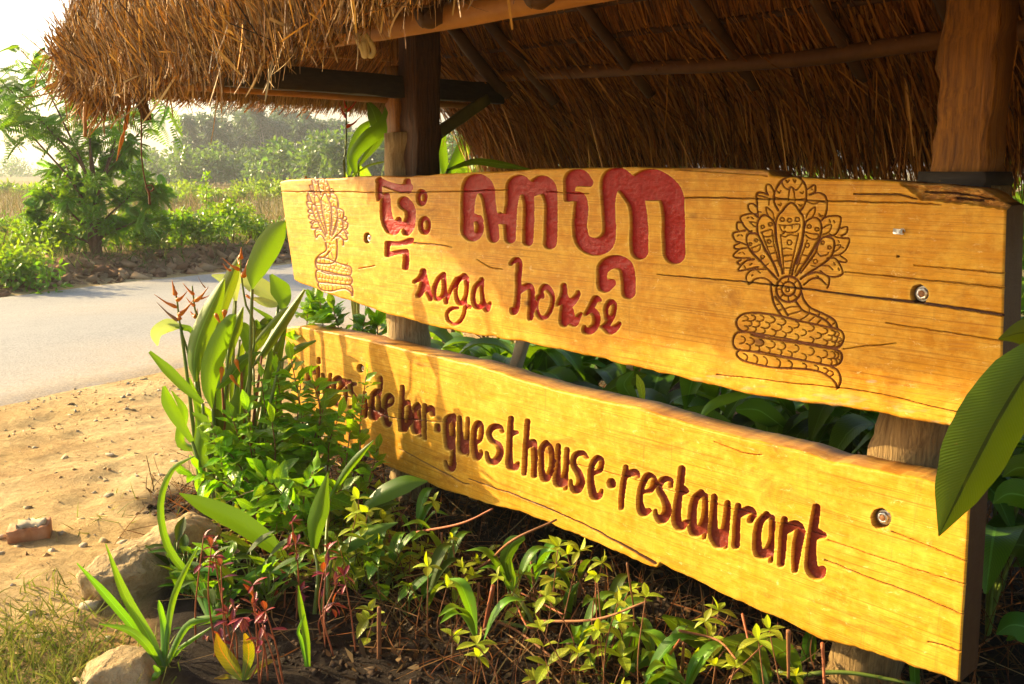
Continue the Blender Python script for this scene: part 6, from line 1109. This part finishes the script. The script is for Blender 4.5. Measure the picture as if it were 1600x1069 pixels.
# ---- dry stalks and twigs crossing the dark ground under the boards
TW = [([(585, 868), (650, 925), (720, 980), (800, 1030), (880, 1069)], .006), ([(645, 833), (720, 818), (770, 795)], .005), ([(830, 1005), (930, 968), (1010, 940)], .005), ([(800, 930), (825, 980), (850, 1069)], .004), ([(720, 945), (760, 880), (800, 845), (870, 812)], .006), ([(806, 920), (800, 1010)], .003), ([(490, 985), (580, 975), (660, 965)], .003), ([(570, 920), (650, 925)], .003), ([(612, 1069), (615, 1020)], .008), ([(500, 1040), (495, 990)], .008), ([(560, 1060), (550, 1010)], .006), ([(600, 1069), (570, 1030)], .004), ([(910, 1060), (940, 1000), (960, 980)], .004), ([(1030, 1069), (1062, 1000)], .006), ([(1065, 1060), (1068, 1005)], .006), ([(1160, 960), (1170, 1005)], .004), ([(1232, 985), (1232, 1060)], .006), ([(1285, 1005), (1288, 1069)], .005), ([(640, 880), (625, 800)], .002), ([(600, 900), (640, 860), (690, 870)], .002), ([(980, 880), (990, 980), (960, 1069)], .003), ([(930, 900), (935, 1069)], .002), ([(1060, 985), (1120, 1000), (1150, 1030)], .004), ([(545, 1030), (555, 960), (552, 900)], .003), ([(1140, 1060), (1200, 1000)], .003), ([(760, 1000), (700, 960), (660, 970)], .002), ([(560, 905), (600, 850), (640, 790)], .003), ([(880, 960), (800, 960), (760, 970)], .003)]
TL = ['long dry brown stalk slanting across the dark ground under the lower board', 'dry brown stalk under the lower board']
for i, (pts, r) in enumerate(TW):
    W = np.array([on_n(x, y, 0.15 + 0.25 * rng.random()) for x, y in pts]); W[:, 2] = np.maximum(W[:, 2], 0.02); loc = gz(W[0])
    tag(mk_top('dry_stalk', *tube(curve(W, 20), np.linspace(r, r * 0.6, 20), 6, rough=0.05), (M_STEMB, M_STEMR)[i % 2], loc), TL[0] if i == 0 else '%s %s stalk %s' % ('thick' if r > .0045 else 'thin', ('brown', 'reddish')[i % 2], 'at the sunny end of the bed' if pts[0][0] < 600 else 'under the word guesthouse' if pts[0][0] < 900 else 'under the word restaurant'), 'stalk', 'dry stalks')
def litter_pts(n): 
    u_ = rng.uniform(-3.4, 0.3, n); n_ = rng.uniform(-1.6, 0.9, n); P = PR + U * u_[:, None] + N * n_[:, None]; P[:, 2] = gheight(P[:, 0], P[:, 1]) + rng.uniform(0.0, 0.03, n); bad = bedmask(P[:, 0], P[:, 1]) < 0.5; P[bad] = P[~bad][rng.integers(0, np.sum(~bad), np.sum(bad))] + rng.normal(size=(np.sum(bad), 3)) * [0.05, 0.05, 0]; return P
n = 7000; P = litter_pts(n); D = rdir(n) * [1, 1, 0.35]; V, Q, uv, c = blades(P, D, rdir(n) * [1, 1, 0.6], 0.012 + 0.06 * rng.random(n) ** 3, rng.uniform(0.006, 0.02, n), rng.normal(size=(n, 3)) * 0.012, 2, 'leaf', rand_tint(n, [(0.09, 0.04, 0.012), (0.14, 0.07, 0.025), (0.04, 0.025, 0.012), (0.24, 0.16, 0.07), (0.07, 0.05, 0.03), (0.05, 0.03, 0.015)], 0.35))
tag(mk_top('leaf_litter', V, Q, M_GRASS, (0, 0, 0), colr=c), 'dry leaves and chips littering the dark soil of the bed', 'leaf litter', None, 'stuff')
n = 4200; P = litter_pts(n); P = P[((P - PR) @ N) < 0.75]; n = len(P); V, Q, uv, c = blades(P, unit(Z + rng.normal(size=(n, 3)) * 0.55), rdir(n), np.where((P - PR) @ N > -0.5, rng.uniform(0.06, 0.17, n), rng.uniform(0.15, 0.55, n)), rng.uniform(0.002, 0.005, n), rng.normal(size=(n, 3)) * 0.05, 4, 'straw', rand_tint(n, [(0.12, 0.04, 0.012), (0.18, 0.07, 0.02), (0.08, 0.06, 0.02)], 0.3))
tag(mk_top('dry_stems', V, Q, M_GRASS, (0, 0, 0), colr=c), 'thin dead brown stems thick on the ground under the boards', 'dead stems', None, 'stuff')
def on_bed(n):
    u_ = rng.uniform(-3.3, 0.2, n); n_ = rng.uniform(-0.3, 1.0, n); P = PR + U * u_[:, None] + N * n_[:, None]; k = bedmask(P[:, 0], P[:, 1]) > 0.6; P = P[k]; P[:, 2] = gheight(P[:, 0], P[:, 1]); return P
tag(clods('soil_crumbs', 9000, on_bed, 0.004, 0.024, [(0.03, 0.02, 0.012), (0.05, 0.03, 0.018), (0.02, 0.013, 0.008), (0.09, 0.06, 0.035)], 15), 'dark crumbs of soil and chips over the planted bed', 'soil')
def on_tuft(n):
    c_ = np.array([on_z(30, 1010, 0)[:2], on_z(110, 1050, 0)[:2], on_z(60, 1065, 0)[:2], on_z(20, 960, 0)[:2], on_z(120, 990, 0)[:2], on_z(170, 805, 0)[:2], on_z(100, 935, 0)[:2]]); k = rng.choice(7, n, p=[.26, .24, .2, .12, .1, .02, .06]); xy = c_[k] + rng.normal(size=(n, 2)) * 0.13; return np.column_stack([xy, gheight(xy[:, 0], xy[:, 1])])
tag(grass('verge_grass', 'thin yellow-green grass on the verge beside the buried boulder', 1500, on_tuft, (0.03, 0.13), (0.003, 0.007), [(0.2, 0.24, 0.03), (0.3, 0.28, 0.06), (0.14, 0.2, 0.02)], lean=0.8))
# long fallen straws and runners tangled over the soil
n = 900; P = litter_pts(n); P[:, 2] += 0.015; d = unit(rng.normal(size=(n, 3)) * [1, 1, 0.08] + Z * 0.03); V, Q, uv, c = blades(P, d, rdir(n), rng.uniform(0.12, 0.5, n), rng.uniform(0.002, 0.006, n), rng.normal(size=(n, 3)) * [0.06, 0.06, 0.02] - Z * 0.02, 5, 'straw', rand_tint(n, [(0.25, 0.09, 0.025), (0.33, 0.18, 0.07), (0.14, 0.06, 0.02), (0.4, 0.28, 0.12)], 0.3))
tag(mk_top('fallen_straw', V, Q, M_GRASS, (0, 0, 0), colr=c), 'tangled fallen straws and runners over the bed', 'straw', None, 'stuff')
# young ginger shoots and cut stems standing along the foot of the boards
for i in range(22):
    u = -2.3 + i * 0.1 + rng.normal() * 0.03; n_ = rng.uniform(0.05, 0.55); C = gz(S(u, n_, 0)); t = thing('ginger_shoot', '%s ginger shoot %s' % (('bright green', 'dark green', 'leaning green')[i % 3], 'under the word guesthouse' if u < -1.25 else 'under the word restaurant' if u < -0.4 else 'under the near bolt') + (' close to the board edge' if n_ < 0.3 else ' out on the soil'), 'plant', C, 'ginger shoots under the boards')
    for k in range(4):
        a_ = rng.uniform(0, 6.28); d = np.array([math.cos(a_), math.sin(a_), 0]); L = rng.uniform(0.09, 0.17); p0 = C + d * 0.015 + Z * rng.uniform(0.03, 0.1); W = [p0, p0 + d * L * 0.25 + Z * L * 0.5, p0 + d * L * 0.55 + Z * L * 0.8, p0 + d * L * 0.95 + Z * L * 0.75]
        ribbon_leaf('leaf', t, W, np.array([0.1, 0.8, 1, 0.75, 0.05]) * L * 0.17, (GREEN, DEEP, STRAP)[i % 3], fold=0.35, side=np.cross(d, Z), n=10); stem(t, [C, (C + p0) / 2, p0], 0.004, 0.003, M_STEMG, n=5, k=5)
for i in range(26):
    u = rng.uniform(-2.5, -0.2); n_ = rng.uniform(0.0, 0.8); C = gz(S(u, n_, 0)); h = rng.uniform(0.05, 0.17); tp = C + Z * h + rng.normal(size=3) * [0.02, 0.02, 0]; r = rng.uniform(0.004, 0.009)
    tag(mk_top('cut_stem', *tube(curve(np.array([C - Z * 0.02, (C + tp) / 2, tp]), 7), [r, r, r * .95, r * .95, r * .9, r * .9, r * .85], 7, rough=0.06), M_STEMR if i % 2 else M_STEMB, C), '%s cut %s stem stub %s' % ('thick' if r > 0.0065 else 'thin', 'reddish' if i % 2 else 'brown', 'under the word guesthouse' if u < -1.25 else 'under the word restaurant'), 'stem', 'cut stem stubs in the bed')
# ---- shaded planting behind the boards
def back_clump(u, n_, h, k, label, mat=DEEP, L=0.38, wd=0.075):
    C = gz(S(u, n_, 0)); t = thing('shade_plant', label, 'plant', C, 'broad leafed plants behind the boards')
    for i in range(k):
        a_ = rng.uniform(0, 6.28); d = np.array([math.cos(a_), math.sin(a_), 0]); hh = h * rng.uniform(0.55, 1.1); p0 = C + d * 0.06 + Z * hh * 0.65; W = [p0, p0 + d * L * 0.35 + Z * L * 0.4, p0 + d * L * 0.75 + Z * L * 0.45, p0 + d * L * 1.05 + Z * L * 0.15]
        ribbon_leaf('leaf', t, W, np.array([0.1, 0.85, 1, 0.7, 0.05]) * wd * rng.uniform(0.7, 1.2), mat, fold=0.3, side=np.cross(d, Z), n=12); stem(t, [C, C + d * 0.02 + Z * hh * 0.35, p0], 0.007, 0.005, M_STEMG, n=8)
BLb = ['dark broad leafed plant in the shade behind the gap of the boards', 'broad leafed plant behind the far post between the boards']
for i in range(26): u = -2.7 + i * 0.125 + rng.normal() * 0.03; back_clump(u, -0.45 - 0.75 * rng.random() - (0.25 if abs(u - un) < 0.2 or u > -0.45 else 0), 0.62 + 0.2 * rng.random(), 7, BLb[1] if u < -2.2 else ('bright' if i % 2 == 0 else 'dark') + ' broad leafed plant behind the board gap ' + ('under the word naga' if u < -1.75 else 'under the word house' if u < -1.1 else 'left of the large serpent tail' if u < -0.75 else 'under the large serpent' if u < -0.45 else 'beside the near post'), GREEN if i % 2 == 0 else DEEP)
for u_ in (-2.66, -2.54, -2.42, -2.3, -2.14): back_clump(u_, -0.66, 0.76, 8, 'bright broad leafed plant behind the gap just right of the far post', GREEN)
broad('broad leafed plant filling the gap between the boards below the large serpent', (1150, 760), [([(1180, 720), (1130, 680), (1090, 660), (1040, 655)], 3.1, (8, 26, 30, 4), DEEP, dict(fold=0.2)), ([(1240, 680), (1200, 650), (1180, 640), (1150, 640)], 3.2, (8, 18, 20, 4), DEEP, dict(fold=0.2)), ([(1090, 660), (1110, 635), (1140, 622), (1190, 612)], 2.9, (1, 8, 9, 1), GREEN, dict(fold=0.3)), ([(995, 650), (985, 620), (975, 600), (990, 580)], 3.3, (3, 12, 14, 2), DEEP, dict(fold=0.3)), ([(1005, 640), (1003, 615), (1000, 600), (995, 585)], 3.2, (2, 6, 7, 1), WEED, dict(fold=0.3)), ([(930, 625), (960, 605), (990, 590), (1010, 585)], 3.4, (3, 12, 13, 1), DEEP, dict(fold=0.3))])
t = thing('timber_offcut', 'pale squared timber leaning behind the gap between the boards', 'timber', gz(S(-1.75, -0.5, 0))); A = on_n(800, 590, -0.42); B = on_n(817, 535, -0.42); d = unit(B - A); mk('timber', *timber(A - d * 0.75, B + d * 0.12, 0.05, 0.035, U, 10, 0.1, 0.002), M_STONE2, t, smooth=False)
# heliconia beside the far post, with a red flower
C = gz(on_z(560, 560, 0)); hp = thing('heliconia_clump', 'heliconia with one upright red flower and green leaves beside the far post', 'plant', C)
for pts, Y, hw, mat, kw in (([(556, 272), (552, 245), (575, 215), (600, 195), (612, 150)], 4.9, (3, 9, 13, 12, 4), GREEN, dict(fold=0.3, roll=0.2)), ([(560, 260), (590, 215), (585, 180), (575, 160)], 5.0, (2, 10, 12, 3), DEEP, dict(fold=0.3)), ([(545, 275), (550, 240), (565, 205), (585, 185)], 5.1, (2, 8, 9, 1), GREEN, dict(fold=0.3)), ([(530, 290), (570, 262), (590, 255), (615, 250)], 4.7, (1, 1.6, 1.5, 1), DEEP, dict(fold=0.3)), ([(700, 265), (740, 252), (780, 256), (830, 265)], 4.6, (2, 6, 7, 1), DEEP, dict(fold=0.4, roll=0.4)), ([(690, 290), (720, 240), (735, 210), (740, 190)], 5.4, (3, 12, 12, 2), GREEN, dict(fold=0.3)), ([(700, 290), (690, 240), (688, 215), (700, 200)], 5.4, (3, 10, 10, 2), GREEN, dict(fold=0.3))):
    W = PX(pts, Y); ribbon_leaf('leaf', hp, W, np.array(hw) / F * Y, mat, **kw); stem(hp, [C, (C + W[0]) / 2, W[0]], 0.01, 0.007, M_STEMG)
W = PX([(540, 300), (540, 240), (541, 200), (541, 160)], 4.7); stem(hp, np.concatenate([[C], W]), 0.006, 0.004, M_STEMG, 'flower_stem')
for a, b in (((541, 200), (566, 180)), ((541, 185), (528, 158)), ((542, 175), (562, 150)), ((541, 170), (536, 148)), ((542, 196), (558, 190))): bract(hp, a, b, 4.7, 2.6, M_BRACTR)
# ================================================================ hazy air
t = NT('haze_air'); t.n.remove(t.b); pv = t.new('ShaderNodeVolumePrincipled'); pv.inputs['Color'].default_value = (0.9, 0.93, 0.95, 1); pv.inputs['Density'].default_value = 0.0009; pv.inputs['Anisotropy'].default_value = 0.35
t.link(pv.outputs[0], t.out.inputs['Volume'])
x0, x1, y0, y1, z0, z1 = -360.0, 360.0, -70.0, 620.0, -1.2, 13.0
V = [(x, y, z) for z in (z0, z1) for x, y in ((x0, y0), (x1, y0), (x1, y1), (x0, y1))]
hz = mk_top('haze', np.array(V), np.array([(3, 2, 1, 0), (4, 5, 6, 7), (0, 1, 5, 4), (1, 2, 6, 5), (2, 3, 7, 6), (3, 0, 4, 7)]), t.m, (0, 0, 0), smooth=False); tag(hz, 'pale morning haze over the road and field', 'haze', None, 'stuff')
